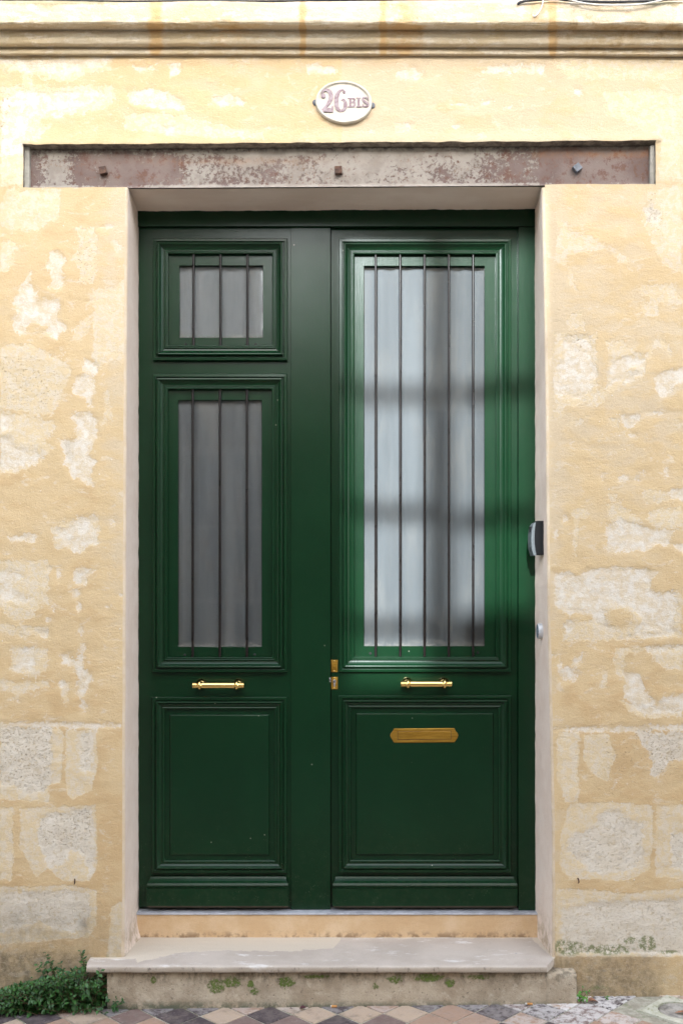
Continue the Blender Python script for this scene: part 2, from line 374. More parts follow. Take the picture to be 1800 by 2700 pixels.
def mat_glass():
    n = NT('window_glass'); t = n.t
    tr = t.nodes.new('ShaderNodeBsdfTransparent'); tr.inputs[0].default_value = (.93,.95,.95,1)
    gl_ = t.nodes.new('ShaderNodeBsdfGlossy'); gl_.inputs['Roughness'].default_value = .03
    fr = t.nodes.new('ShaderNodeFresnel'); fr.inputs[0].default_value = 1.5
    bm_ = n.bump(n.noise(5, 3, .5), .001, .2); t.links.new(bm_, gl_.inputs['Normal'])
    mx = t.nodes.new('ShaderNodeMixShader'); n.set(mx.inputs[0], n.math('MULTIPLY', fr.outputs[0], .9)); t.links.new(tr.outputs[0], mx.inputs[1]); t.links.new(gl_.outputs[0], mx.inputs[2])
    sp = n.ss(n.vor(42, v=n.map(loc=(2,2,6))), .045, .03); sp = n.math('MULTIPLY', sp, n.ss(n.noise(8,3,.6), .5, .6))
    dust = n.math('MULTIPLY', n.attr('edge'), n.ss(n.noise(60, 6, .7), .3, .62)); sm_ = n.ss(n.noise(7, 6, .7, v=n.map(scale=(2.2,1,.7))), .45, .75, .02, .14)
    mk = n.math('MAXIMUM', n.math('MULTIPLY', dust, .7), n.math('MAXIMUM', n.math('MULTIPLY', sp, .6), sm_))
    di = t.nodes.new('ShaderNodeBsdfDiffuse'); di.inputs[0].default_value = (.36,.34,.30,1)
    m2 = t.nodes.new('ShaderNodeMixShader'); n.set(m2.inputs[0], mk); t.links.new(mx.outputs[0], m2.inputs[1]); t.links.new(di.outputs[0], m2.inputs[2])
    t.links.new(m2.outputs[0], t.nodes['Material Output'].inputs[0]); return n.m
def mat_curtain():
    n = NT('sheer_grey_curtain')
    c = n.mix(n.ss(n.noise(5, 4, .6, v=n.map(scale=(3,1,.4))), .35, .65), (.166,.176,.190), (.196,.206,.220))
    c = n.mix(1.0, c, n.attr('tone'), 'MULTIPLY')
    return n.out(col=c, rough=.9, spec=.1)
def mat_tiles():
    n = NT('clay_paving_tiles'); X = n.xyz(); t = n.attr('tile')
    a = n.mix(n.ss(t, .30, .36), (.060,.046,.050), (.17,.115,.10))         # dark aubergine, brown
    a = n.mix(n.ss(t, .48, .52), a, (.33,.215,.150)); a = n.mix(n.ss(t, .72, .78), a, (.42,.32,.235))
    a = n.mix(n.ss(n.noise(38, 7, .7), .42, .62, 0, .45), a, n.mix(.5, a, (.34,.28,.25)))
    sc_ = n.ss(n.noise(46, 8, .75, v=n.map(scale=(1,1.5,1))), .60, .68); a = n.mix(n.math('MULTIPLY', sc_, .55), a, (.50,.46,.45))
    lime = n.math('MULTIPLY', n.attr('lime'), n.ss(n.noise(34, 8, .75, v=n.map(loc=(2,2,2))), .40, .54)); a = n.mix(n.math('MULTIPLY', lime, .8), a, (.60,.57,.55))
    a = n.mix(n.ss(n.noise(300, 4, .7), .52, .7, 0, .35), a, (.10,.07,.06))
    a = n.mix(n.ss(n.noise(17, 8, .75, v=n.map(loc=(8,8,8))), .50, .68, 0, .55), a, (.13,.11,.09))
    h = n.math('ADD', n.noise(40, 7, .7), n.math('MULTIPLY', n.noise(260, 4, .7), .4))
    return n.out(col=a, rough=.68, spec=.35, nrm=n.bump(h, .003, .5))
def mat_grout():
    n = NT('mossy_grout')
    c = n.mix(n.ss(n.noise(24, 7, .7), .38, .62), (.27,.245,.19), (.40,.38,.31))
    c = n.mix(n.ss(n.noise(15, 7, .72, v=n.map(loc=(4,1,0))), .52, .64, 0, .7), c, (.15,.17,.085))
    return n.out(col=c, rough=.95, nrm=n.bump(n.noise(120, 6, .7), .004, .8))
def mat_leaf(name, c1, c2, rough=.45):
    n = NT(name)
    c = n.mix(n.attr('shade'), c1, c2)
    c = n.mix(n.ss(n.noise(90, 4, .6), .45, .65, 0, .35), c, tuple(x*1.5 for x in c2))
    n.p.inputs['Subsurface Weight'].default_value = 0
    return n.out(col=c, rough=rough, spec=.4)
def mat_asphalt():
    n = NT('asphalt'); c = n.mix(n.ss(n.noise(120, 5, .7), .4, .65), (.17,.16,.15), (.24,.23,.21))
    return n.out(col=c, rough=.9, nrm=n.bump(n.noise(220, 4, .7), .004, .7))

M = dict(wall=mat_wall(), reveal=mat_reveal(), soffit=mat_soffit(), riser=mat_riser(), slab=mat_slab(), plinth=mat_plinth(), cornice=mat_cornice(),
         lintel=mat_lintel(), recess=mat_recess(), paint=mat_paint('dark_green_gloss_paint'), brass_old=mat_aged_brass(),
         brass=mat_simple('polished_brass', (.86,.60,.22), .11, 1.0, var=.03), bar=mat_simple('dark_bronze_bar', (.008,.005,.0045), .33, .0, spec=.35),
         glass=mat_glass(), curtain=mat_curtain(), dark=mat_simple('dark_interior', (.010,.010,.010), .9),
         steel=mat_simple('brushed_steel', (.62,.62,.64), .28, .9, var=.05), black=mat_simple('black_plastic', (.006,.006,.007), .55, 0, var=.05, spec=.12),
         silver=mat_simple('silver_plastic', (.085,.098,.105), .55, .0, var=.04), zinc=mat_simple('zinc_strip', (.42,.43,.46), .5, .2, bump=.001, bs=70),
         enamel=None, letter=None, rust=mat_simple('rusty_iron', (.095,.048,.030), .8, .1, bump=.002, bs=160, var=.25),
         greyiron=mat_simple('grey_iron', (.12,.13,.15), .55, .3, bump=.001, bs=160), tiles=mat_tiles(), grout=mat_grout(), asphalt=mat_asphalt(),
         cabblack=mat_simple('black_cable_sheath', (.022,.022,.028), .6, var=.2), cabwhite=mat_simple('white_cable_sheath', (.62,.60,.55), .55, var=.1),
         conc=None, stem=mat_simple('green_stem', (.10,.075,.035), .7), drystem=mat_simple('dark_stem', (.06,.03,.03), .7))
def mat_enamel():
    n = NT('chipped_cream_enamel')
    c = n.mix(n.ss(n.noise(40, 5, .6), .35, .65), (.50,.455,.375), (.60,.555,.475))
    ch = n.math('MULTIPLY', n.ss(n.noise(75, 7, .78), .63, .67), n.attr('rim'))
    c = n.mix(ch, c, (.14,.07,.06))
    c = n.mix(n.ss(n.vor(55, v=n.map(loc=(2,5,1))), .07, .04, 0, .7), c, (.16,.11,.10))
    return n.out(col=c, rough=.5, nrm=n.bump(n.noise(90, 6, .7), .0012, .6))
def mat_letter():
    n = NT('worn_purple_enamel')
    c = n.mix(n.ss(n.noise(110, 7, .75), .40, .62), (.20,.125,.145), (.32,.26,.27))
    return n.out(col=c, rough=.6, nrm=n.bump(n.noise(200, 6, .7), .001, .7))
def mat_conc():
    n = NT('mossy_concrete')
    c = n.mix(n.ss(n.noise(22, 7, .7), .38, .62), (.40,.39,.30), (.52,.51,.43))
    c = n.mix(n.ss(n.noise(45, 7, .75, v=n.map(loc=(3,0,0))), .52, .62, 0, .7), c, (.17,.19,.09))
    return n.out(col=c, rough=.95, nrm=n.bump(n.noise(110, 6, .7), .004, .8))
M['enamel'] = mat_enamel(); M['letter'] = mat_letter(); M['conc'] = mat_conc()

# ------------------------------------------------------------------ traced weathering of the wall (photo pixels on the wall plane)
CREAM = [
 [(15,490),(60,500),(160,500),(158,565),(152,582),(120,595),(95,615),(60,605),(0,600),(0,530),(12,528)],
 [(0,640),(35,640),(70,648),(60,655),(35,665),(38,690),(25,700),(22,715),(0,720)],
 [(200,590),(215,605),(245,600),(260,630),(258,680),(255,720),(248,745),(215,750),(200,745),(215,720),(200,690),(188,680),(205,650),(205,620)],
 [(240,830),(245,850),(230,880),(215,900),(188,895),(200,860),(215,845)],
 [(245,770),(330,740),(335,960),(300,950),(260,980),(240,940),(245,880)],
 [(0,910),(80,905),(130,930),(185,965),(188,985),(170,1015),(160,1060),(140,1100),(60,1085),(0,1075)],
 [(0,1078),(60,1092),(140,1112),(152,1122),(148,1140),(120,1160),(140,1180),(110,1215),(70,1235),(30,1252),(0,1250)],
 [(275,1025),(290,1030),(288,1055),(298,1075),(290,1110),(272,1128),(262,1110),(280,1085)],
 [(262,1360),(262,1430),(235,1440),(150,1450),(138,1400),(145,1378)],
 [(0,1478),(125,1475),(132,1530),(128,1600),(110,1590),(90,1625),(50,1640),(10,1620),(0,1580)],
 [(0,1645),(60,1650),(130,1650),(128,1672),(60,1680),(0,1665)],
 [(30,1700),(125,1710),(130,1760),(90,1785),(30,1775)], [(0,1790),(60,1800),(130,1795),(130,1812),(40,1830),(0,1820)],
 [(158,1810),(180,1805),(182,1850),(165,1852)], [(20,1835),(50,1835),(50,1850),(20,1850)],
 # lower left ashlars
 [(0,1920),(165,1920),(165,2000),(160,2062),(130,2070),(128,2115),(60,2110),(0,2105)],
 [(178,1925),(255,1925),(255,2030),(240,2085),(190,2107),(178,2095),(173,2010)],
 [(0,2128),(35,2130),(33,2200),(37,2270),(30,2320),(0,2318)],
 [(55,2135),(100,2130),(160,2128),(250,2123),(255,2200),(255,2290),(235,2320),(170,2322),(140,2300),(125,2290),(95,2310),(75,2270),(52,2230),(55,2180)],
 [(0,2340),(200,2335),(255,2350),(255,2440),(230,2470),(0,2490)],
 [(295,2390),(325,2380),(325,2530),(280,2535),(290,2470)],
 # right
 [(1470,585),(1495,585),(1500,605),(1560,620),(1595,645),(1592,655),(1550,665),(1500,672),(1485,705),(1478,700),(1462,672),(1465,640),(1475,610)],
 [(1498,705),(1512,715),(1510,750),(1530,765),(1525,785),(1505,765),(1496,740)],
 [(1600,645),(1625,660),(1665,690),(1640,698),(1605,662)],
 [(1710,500),(1800,480),(1800,720),(1750,700),(1720,640),(1690,580)],
 [(1680,755),(1780,745),(1800,800),(1720,800)], [(1510,825),(1540,815),(1535,845),(1545,872),(1500,870),(1495,845)],
 [(1680,800),(1740,790),(1735,832),(1700,836)], [(1460,880),(1570,880),(1575,1055),(1500,1075),(1458,1060)],
 [(1600,900),(1640,900),(1700,935),(1700,985),(1660,1015),(1600,1040)],
 [(1560,1030),(1590,1025),(1590,1055),(1570,1070),(1545,1070),(1550,1045)],
 [(1725,898),(1750,893),(1772,925),(1768,955),(1758,925),(1735,912),(1705,948),(1698,935)],
 [(1465,1065),(1485,1070),(1488,1095),(1470,1105),(1460,1100)], [(1500,1105),(1535,1105),(1530,1120),(1495,1115)],
 [(1605,1100),(1632,1105),(1630,1135),(1610,1130)], [(1595,1322),(1660,1345),(1700,1380),(1650,1390),(1600,1370)],
 [(1710,1345),(1800,1335),(1800,1395),(1740,1397),(1700,1380)], [(1695,1285),(1765,1295),(1765,1325),(1700,1332)],
 [(1597,1295),(1630,1300),(1625,1320),(1597,1315)], [(1500,1340),(1545,1340),(1550,1365),(1525,1362),(1522,1470),(1512,1470),(1512,1365)],
 [(1560,1500),(1730,1500),(1735,1560),(1800,1560),(1795,1680),(1560,1690),(1480,1690),(1490,1640),(1560,1635)],
 [(1625,1710),(1800,1700),(1800,1765),(1740,1762),(1725,1735),(1700,1715),(1650,1730),(1650,1790),(1625,1775),(1615,1740)],
 [(1585,1768),(1602,1768),(1600,1810),(1580,1812)], [(1630,1840),(1660,1880),(1720,1895),(1800,1890),(1800,1870),(1700,1860)],
 [(1468,1930),(1525,1930),(1522,2115),(1490,2115),(1468,2050)],
 [(1540,1940),(1600,1935),(1620,1990),(1600,2060),(1560,2040),(1540,2000)],
 [(1500,2120),(1610,2115),(1717,2125),(1720,2200),(1710,2290),(1660,2320),(1500,2318),(1475,2280),(1478,2200),(1495,2140)],
 [(1730,2125),(1850,2122),(1850,2318),(1728,2312)], [(1465,2345),(1560,2345),(1650,2358),(1850,2335),(1850,2520),(1465,2520)],
 # top band
 [(0,150),(300,150),(290,185),(250,190),(200,205),(180,215),(140,210),(100,200),(60,190),(20,185),(0,170)],
 [(0,225),(300,225),(300,275),(220,300),(130,305),(90,330),(68,415),(68,480),(0,500)],
 [(325,300),(450,295),(560,325),(700,350),(700,368),(540,362),(400,350),(330,340)],
 [(1590,240),(1700,235),(1800,250),(1850,470),(1740,470),(1740,360),(1600,300)], [(1040,325),(1100,322),(1100,345),(1045,348)],
 [(1450,160),(1800,160),(1800,210),(1500,205)], [(60,120),(120,340),(110,370),(62,372)],
]
WHITE = [
 [(135,665),(150,662),(172,680),(172,695),(160,700),(165,725),(174,745),(165,758),(140,762),(125,755),(138,740),(130,715),(122,700),(128,685)],
 [(70,730),(82,720),(80,745),(93,760),(102,790),(155,785),(162,800),(155,820),(155,840),(170,855),(172,868),(160,875),(150,895),(135,885),(112,878),(125,860),(90,850),(70,862),(62,880),(35,870),(28,840),(50,825),(35,800),(40,775),(55,750)],
 [(222,945),(240,950),(262,965),(262,985),(240,985),(228,980),(215,970)],
 [(200,990),(245,985),(255,1010),(252,1040),(240,1050),(240,1072),(230,1070),(232,1050),(205,1045),(190,1040),(188,1020),(198,1015)],
 [(195,1090),(240,1090),(258,1110),(255,1130),(260,1150),(245,1165),(240,1185),(232,1200),(252,1215),(245,1240),(240,1260),(248,1282),(235,1278),(210,1262),(195,1265),(185,1245),(170,1225),(165,1200),(165,1175),(158,1160),(195,1160),(200,1140),(198,1120),(185,1095)],
 [(0,1085),(40,1098),(35,1125),(0,1142)], [(0,1150),(30,1148),(40,1180),(80,1185),(110,1195),(108,1215),(70,1225),(30,1240),(0,1240)],
 [(205,1360),(250,1355),(258,1370),(250,1385),(258,1420),(255,1430),(230,1435),(228,1455),(195,1460),(180,1440),(165,1425),(150,1420),(145,1400),(150,1388),(175,1390),(200,1380)],
 [(20,1416),(75,1408),(85,1400),(102,1412),(92,1434),(70,1426),(30,1428)],
 [(0,1508),(30,1503),(45,1560),(70,1575),(100,1545),(102,1562),(70,1592),(0,1582)],
 [(193,1505),(225,1498),(255,1503),(235,1520),(232,1540),(195,1545)],
 [(155,1725),(185,1720),(195,1745),(205,1740),(212,1722),(222,1726),(222,1760),(245,1775),(242,1800),(230,1815),(225,1840),(200,1838),(198,1800),(205,1790),(190,1760),(165,1750)],
 [(60,1710),(90,1705),(95,1755),(70,1770),(35,1768),(45,1740)],
 [(0,1905),(140,1903),(320,1910),(320,1917),(250,1921),(150,1921),(0,1919)],
 [(1485,892),(1500,882),(1530,890),(1550,882),(1560,910),(1560,950),(1572,975),(1560,1010),(1545,1040),(1530,1055),(1500,1050),(1475,1045),(1460,1040),(1460,970),(1480,945)],
 [(1605,950),(1655,943),(1700,940),(1695,975),(1670,965),(1655,975),(1690,985),(1660,1010),(1640,1000),(1625,1010),(1605,1025)],
 [(1720,995),(1760,975),(1850,960),(1850,1010),(1775,1012),(1770,1035),(1740,1050),(1728,1020)],
 [(1635,1095),(1690,1090),(1690,1105),(1665,1125),(1655,1135),(1640,1115)],
 [(1770,1290),(1850,1280),(1850,1325),(1765,1315)],
 [(1600,1385),(1630,1362),(1655,1372),(1720,1395),(1780,1395),(1770,1410),(1760,1440),(1720,1440),(1700,1455),(1655,1455),(1600,1460),(1597,1440),(1595,1400)],
 [(1770,1435),(1850,1430),(1850,1475),(1785,1450)],
 [(1460,1510),(1500,1508),(1520,1515),(1560,1500),(1640,1495),(1700,1498),(1716,1510),(1718,1550),(1745,1572),(1770,1555),(1785,1575),(1790,1600),(1775,1630),(1770,1650),(1780,1670),(1750,1680),(1655,1680),(1675,1660),(1690,1640),(1680,1620),(1650,1600),(1620,1597),(1600,1585),(1596,1605),(1600,1640),(1615,1655),(1600,1675),(1575,1650),(1560,1620),(1500,1620),(1475,1610),(1460,1590)],
 [(1515,1735),(1540,1720),(1537,1750),(1505,1756)],
 [(1640,1770),(1680,1775),(1700,1810),(1720,1840),(1735,1855),(1760,1835),(1850,1828),(1850,1875),(1760,1880),(1700,1885),(1660,1860),(1640,1840),(1650,1800)],
 [(1700,1705),(1850,1695),(1850,1712),(1705,1722)],
 [(1460,1917),(1850,1911),(1850,1924),(1620,1932),(1460,1928)],
 [(0,152),(290,152),(285,180),(220,185),(180,200),(60,188),(0,168)],
 [(0,255),(50,234),(120,234),(180,238),(230,232),(288,237),(285,260),(230,280),(200,290),(130,298),(100,300),(80,320),(62,400),(0,415)],
 [(330,235),(400,227),(440,240),(485,260),(490,293),(440,293),(400,285),(340,278)], [(340,170),(415,165),(410,190),(360,195)],
 [(430,165),(480,160),(480,195),(450,205)], [(560,258),(600,242),(660,270),(640,280),(580,288),(548,275)], [(425,332),(472,328),(462,350),(430,352)],
 [(800,165),(850,165),(890,180),(890,200),(810,200)], [(1040,180),(1090,170),(1120,190),(1120,213),(1040,216)],
 [(1290,168),(1440,162),(1438,200),(1380,195),(1250,200)], [(1500,225),(1540,230),(1535,260),(1505,250)], [(1190,265),(1240,270),(1230,284),(1180,280)],
]
WELL = [(278,598,18,6),(305,640,8,8),(312,655,9,11),(202,1562,9,11),(210,1600,6,9),(212,1660,7,12),(219,1710,8,13),(155,1510,7,13),(160,1800,9,9),(222,1862,13,17),
 (1588,1265,5,8),(1636,1263,13,8),(1678,1262,6,7),(1690,1245,10,5),(1755,1245,8,18),(1665,1148,11,7),(1740,1088,20,5),(1490,1370,11,9),(1500,1650,12,19),(1497,1780,27,19),
 (1280,270,20,12),(1070,330,18,10),(1200,335,15,10),(1465,1405,3,14),(1712,535,8,9),(320,1570,5,4),(283,1600,5,6),(300,1375,4,5),(130,1500,5,6),(150,300,24,14),(40,1540,24,30),
 (1460,1728,8,3),(1475,1745,3,16),(700,340,30,7),(1130,280,16,6),(1340,285,22,6),(980,345,20,6),(140,1605,5,7),(130,1635,6,5),(118,1672,12,6),(60,1675,9,4)]
STONE = [
 [(0,1920),(135,1920),(138,2050),(128,2085),(70,2098),(40,2075),(0,2070)], [(210,1930),(240,1930),(248,1975),(240,2030),(225,2035),(208,2020)],
 [(120,2150),(245,2130),(255,2240),(248,2300),(232,2305),(222,2260),(190,2245),(170,2280),(130,2292),(100,2230),(105,2170)],
 [(30,2350),(230,2350),(238,2400),(225,2450),(170,2460),(100,2430),(0,2460),(0,2360)],
 [(1575,2145),(1630,2135),(1665,2160),(1700,2165),(1690,2280),(1640,2305),(1560,2300),(1495,2245),(1510,2200),(1570,2180)],
 [(1680,1930),(1850,1928),(1850,2000),(1760,2010),(1740,2050),(1715,2040),(1712,1990),(1690,1970)],
 [(1765,2200),(1800,2190),(1850,2240),(1850,2300),(1770,2290)], [(1480,2400),(1560,2380),(1800,2370),(1850,2380),(1850,2515),(1480,2515)],
 [(165,1175),(195,1165),(190,1220),(170,1225)], [(1700,545),(1740,560),(1740,590),(1705,585)],
]
POROUS = [[(0,940),(90,935),(165,985),(160,1055),(120,1085),(0,1068)], [(200,610),(255,610),(255,740),(205,745)], [(1590,1950),(1640,1945),(1700,1925),(1800,1928),(1800,2050),(1740,2050),(1700,2020),(1660,2040),(1600,2050),(1580,1990)],
 [(0,1920),(140,1925),(130,2090),(0,2070)], [(100,2150),(250,2130),(240,2240),(110,2230)], [(1700,460),(1760,560),(1740,640),(1700,600)], [(0,220),(40,260),(0,400)], [(1500,880),(1570,890),(1560,930),(1490,915)]]
def sd_poly(P, px, py):
    out = np.full(px.shape, -99.0); P = np.array(P, float); m = 32
    box = (px > P[:,0].min()-m) & (px < P[:,0].max()+m) & (py > P[:,1].min()-m) & (py < P[:,1].max()+m)
    if not box.any(): return out
    x = px[box]; y = py[box]; d = np.full(x.shape, 1e9); ins = np.zeros(x.shape, bool)
    for i in range(len(P)):
        a = P[i]; b = P[(i+1)%len(P)]; e = b-a
        t = np.clip(((x-a[0])*e[0]+(y-a[1])*e[1])/max(e@e, 1e-9), 0, 1)
        d = np.minimum(d, (x-a[0]-t*e[0])**2+(y-a[1]-t*e[1])**2)
        c = (a[1] > y) != (b[1] > y)
        with np.errstate(divide='ignore', invalid='ignore'):
            ins ^= c & (x < (b[0]-a[0])*(y-a[1])/(b[1]-a[1]+1e-12)+a[0])
    out[box] = np.sqrt(d)*np.where(ins, 1, -1); return out
def field(polys, px, py, ell=(), holes=()):
    r = np.full(px.shape, -99.0)
    for P in polys: r = np.maximum(r, sd_poly(P, px, py))
    for (cx, cy, a, b) in ell: r = np.maximum(r, (1-np.sqrt(((px-cx)/a)**2+((py-cy)/b)**2))*min(a, b))
    for (cx, cy, a, b) in holes: r = np.minimum(r, -(1-np.sqrt(((px-cx)/a)**2+((py-cy)/b)**2))*min(a, b))
    return np.clip(r/26.0, -1, 1)
def wall_attrs(x, z):
    px = CX+x*801.0; py = HOR-(z-EYE)*801.0
    holes = [(1635,1630,30,26),(1740,1535,22,30),(1720,1665,14,5),(155,2220,10,9),(75,1548,34,26),(60,1165,26,16),(55,1100,18,8)]
    cream = field(CREAM, px, py, holes=holes[:2]+holes[3:4]); white = field(WHITE, px, py, WELL, holes)
    out_ = (np.abs(px-900) > 960) | (py > 2900) | (py < -100)     # beyond the photographed strip: similar random patches
    rnd = fbm(x, z*1.4, 2.6, 4, 31)*3.2-.55
    cream = np.where(out_, np.clip(rnd+.12, -1, 1), cream); white = np.where(out_, np.clip(rnd-.25, -1, 1), white)
    white = np.where(py < 380, white-.16, white); cream = np.where(py > 1925, np.clip(cream*2.0+.1, -1, 1), cream)
    stone = field(STONE, px, py); por = field(POROUS, px, py)
    tone = np.zeros(px.shape)
    S = lambda v, a, b: np.clip((v-a)/(b-a), 0, 1)
    left = px < 900
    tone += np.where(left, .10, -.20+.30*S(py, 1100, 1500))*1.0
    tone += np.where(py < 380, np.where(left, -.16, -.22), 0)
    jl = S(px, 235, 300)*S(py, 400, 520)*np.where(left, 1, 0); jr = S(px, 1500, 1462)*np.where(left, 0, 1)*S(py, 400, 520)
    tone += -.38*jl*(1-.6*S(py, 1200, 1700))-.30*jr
    tone += .25*np.exp(-((px-280)/60)**2)*S(py, 2000, 2200)
    tone += .28*np.exp(-((py-1850)/60)**2)*(1-.3*left)+.2*((py > 1925)&(py < 2140))*(~left)
    tone += .25*((py > 1925))*left+.12*((py > 1925))*(~left)
    # joints between the ashlars are deeper ochre
    dirt_shade = .0*px
    dirt_shade += np.where(left, 1.25*S(py, 2500, 2545)*S(px, 340, 150)+.45*S(py, 2340, 2500), .75*S(py, 2512, 2524)*S(px, 1765, 1700)+.30*S(py, 2516, 2640))
    dirt_shade += .35*np.exp(-((px-60)/80)**2-((py-2440)/50)**2)
    dirt_shade += .45*S(px,1560,1800)*S(py, 190, 150)+.25*np.exp(-((py-150)/10)**2)
    dirt_shade += .55*np.exp(-(((px-222)/18)**2+((py-2440)/30)**2))
    dirt_shade += .5*np.exp(-((py-2640)/12)**2)
    moss = -1+0*px
    for cx, cy, a, b, s_ in [(1480,2492,36,22,1.3),(1562,2500,40,14,1.2),(1620,2498,50,14,1.1),(1705,2488,30,26,1.6),(1500,2500,60,24,1.5),(1600,2505,90,16,1.4),(1660,2480,30,14,1.2),(1760,2510,50,8,1.1),(1575,2605,50,14,1.0),(120,2550,90,20,.9),(60,2600,70,40,.9),(285,2520,20,10,.9)]:
        moss = np.maximum(moss, -1+1.5*s_*np.exp(-((px-cx)/a)**2-((py-cy)/b)**2))
    rust = .75*np.exp(-((px-318-90)/26)**2)*S(py, 190, 140)*.5+.5*np.exp(-((px-1010)/70)**2)*S(py, 200, 140)+.7*np.exp(-((px-1458)/8)**2)*S(py, 175, 140)+.6*np.exp(-((px-800)/6)**2)*S(py,170,140)
    rust += .35*np.exp(-((px-20)/30)**2-((py-500)/60)**2)
    return dict(cream=cream, white=white, stone=stone, porous=por, tone=tone, dirt_shade=np.clip(dirt_shade, 0, 1), moss=moss, rust=np.clip(rust, 0, 1))

# ------------------------------------------------------------------ house front
house = thing('stone_house', (0,0,0), 'old stone house front in patchy ochre limewash around the green double door, with moulded cornice', 'house')
XL_T = [(495,337),(900,334),(1400,332),(2000,330),(2560,328)]; XR_T = [(490,1428),(700,1432),(1000,1438),(1400,1441),(1600,1443),(1900,1449),(2200,1455),(2560,1456)]
def tab(T, z):
    py = HOR-(z-EYE)*801.0
    return (np.interp(py, [t[0] for t in T], [t[1] for t in T])-CX)/801.0
ER = .009
def xL(z): return tab(XL_T, z)+.0022*fbm(z, 0*z+3, 9, 4, 5)
def xR(z): return tab(XR_T, z)+.0022*fbm(z, 0*z+8, 9, 4, 6)
XL0, XR0 = -.714, .672
BL, BR, ZB, ZT = -1.046, 1.0325, 2.6705, 2.811
ZTOP = 3.10
def lines(a, b, keys, step, far=None):
    ks = sorted(keys); r = []
    for k0, k1 in zip(ks[:-1], ks[1:]):
        st = step if (k1 <= 1.35 and k0 >= -1.35) or far is None else far
        nn = max(1, int(round((k1-k0)/st))); r += [k0+(k1-k0)*i/nn for i in range(nn)]
    return np.array(r+[ks[-1]])
def slope(x): return .006*x
xs = lines(0, 0, [-4.5,-1.3,BL,XL0-ER,XR0+ER,BR,1.3,4.5], .0062, .05)
zs = lines(0, 0, [-.06,ZB,ZT,ZTOP], .0062)
XX, ZZ = np.meshgrid(xs, zs)
gx = lambda d, w_: np.exp(-(d/w_)**2)
jag = .0060*fbm(XX, ZZ*0+1, 22, 5, 77)
Z2 = ZZ+(slope(XX)+jag*1.0)*gx(ZZ-ZT, .03)*(np.abs(XX) < 1.2)+(slope(XX)+jag*.5)*gx(ZZ-ZB, .03)*(np.abs(XX) < 1.2)
X2 = XX+(xL(ZZ)-XL0)*gx(XX-(XL0-ER), .05)+(xR(ZZ)-XR0)*gx(XX-(XR0+ER), .05)
X2 = X2+.003*fbm(ZZ, XX*0, 26, 4, 9)*(gx(XX-BL, .02)+gx(XX-BR, .02))*((ZZ > ZB-.02)&(ZZ < ZT+.02))
YY = .006*fbm(X2, Z2*1.5, 3, 3, 1)+.0035*fbm(X2, Z2*1.6, 14, 4, 2)
YY *= np.clip(np.minimum(np.abs(XX-(XL0-ER)), np.abs(XX-(XR0+ER)))/.04, 0.15, 1)
_wa = wall_attrs(X2.ravel(), Z2.ravel()); _w = np.clip(_wa['white'].reshape(XX.shape)*2+.5+1.6*fbm(X2, Z2, 30, 4, 21), 0, 1); _s = np.clip(_wa['stone'].reshape(XX.shape)*2+.5, 0, 1)
YY = YY+.0022*_w+.0020*_s+_s*.0022*fbm(X2, Z2, 70, 3, 23)
lipz = np.clip((Z2-ZT)/.05, 0, 1)                      # render thickens over the lintel
YY = YY-.006*((ZZ >= ZT)&(np.abs(XX) < 1.05))*np.exp(-((ZZ-ZT)/.03)**2)
YY = YY-.004*(ZZ < .142)*(XX > .7)
nx, nz = len(xs), len(zs)
cxm = (xs[:-1]+xs[1:])/2; czm = (zs[:-1]+zs[1:])/2
CXM, CZM = np.meshgrid(cxm, czm)
keep = ~(((CXM > XL0-ER)&(CXM < XR0+ER)&(CZM < ZB))|((CXM > BL)&(CXM < BR)&(CZM > ZB)&(CZM < ZT)))
jj, ii = np.nonzero(keep); a = jj*nx+ii
faces = np.stack([a, a+1, a+1+nx, a+nx], 1)
V = np.stack([X2.ravel(), YY.ravel(), Z2.ravel()], 1)
me = bpy.data.meshes.new('wall'); me.from_pydata(V.tolist(), [], faces.tolist())
me.polygons.foreach_set('use_smooth', [True]*len(faces))
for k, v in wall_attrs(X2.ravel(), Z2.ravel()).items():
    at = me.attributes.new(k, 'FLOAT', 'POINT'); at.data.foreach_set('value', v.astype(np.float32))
me.materials.append(M['wall']); link('wall', me, house)
def grid_obj(name, P, mat, parent, attrs=None, flip=False):     # P: (nv, nu, 3)
    nv, nu = P.shape[:2]; V = P.reshape(-1, 3)
    j, i = np.mgrid[0:nv-1, 0:nu-1]; a = (j*nu+i).ravel()
    f = np.stack([a, a+1, a+1+nu, a+nu], 1)
    if flip: f = f[:, ::-1]
    me = bpy.data.meshes.new(name); me.from_pydata(V.tolist(), [], f.tolist()); me.polygons.foreach_set('use_smooth', [True]*len(f))
    for k, v in (attrs or {}).items():
        at = me.attributes.new(k, 'FLOAT', 'POINT'); at.data.foreach_set('value', np.asarray(v, float).ravel().astype(np.float32))
    me.materials.append(mat); return link(name, me, parent)
YD = .225
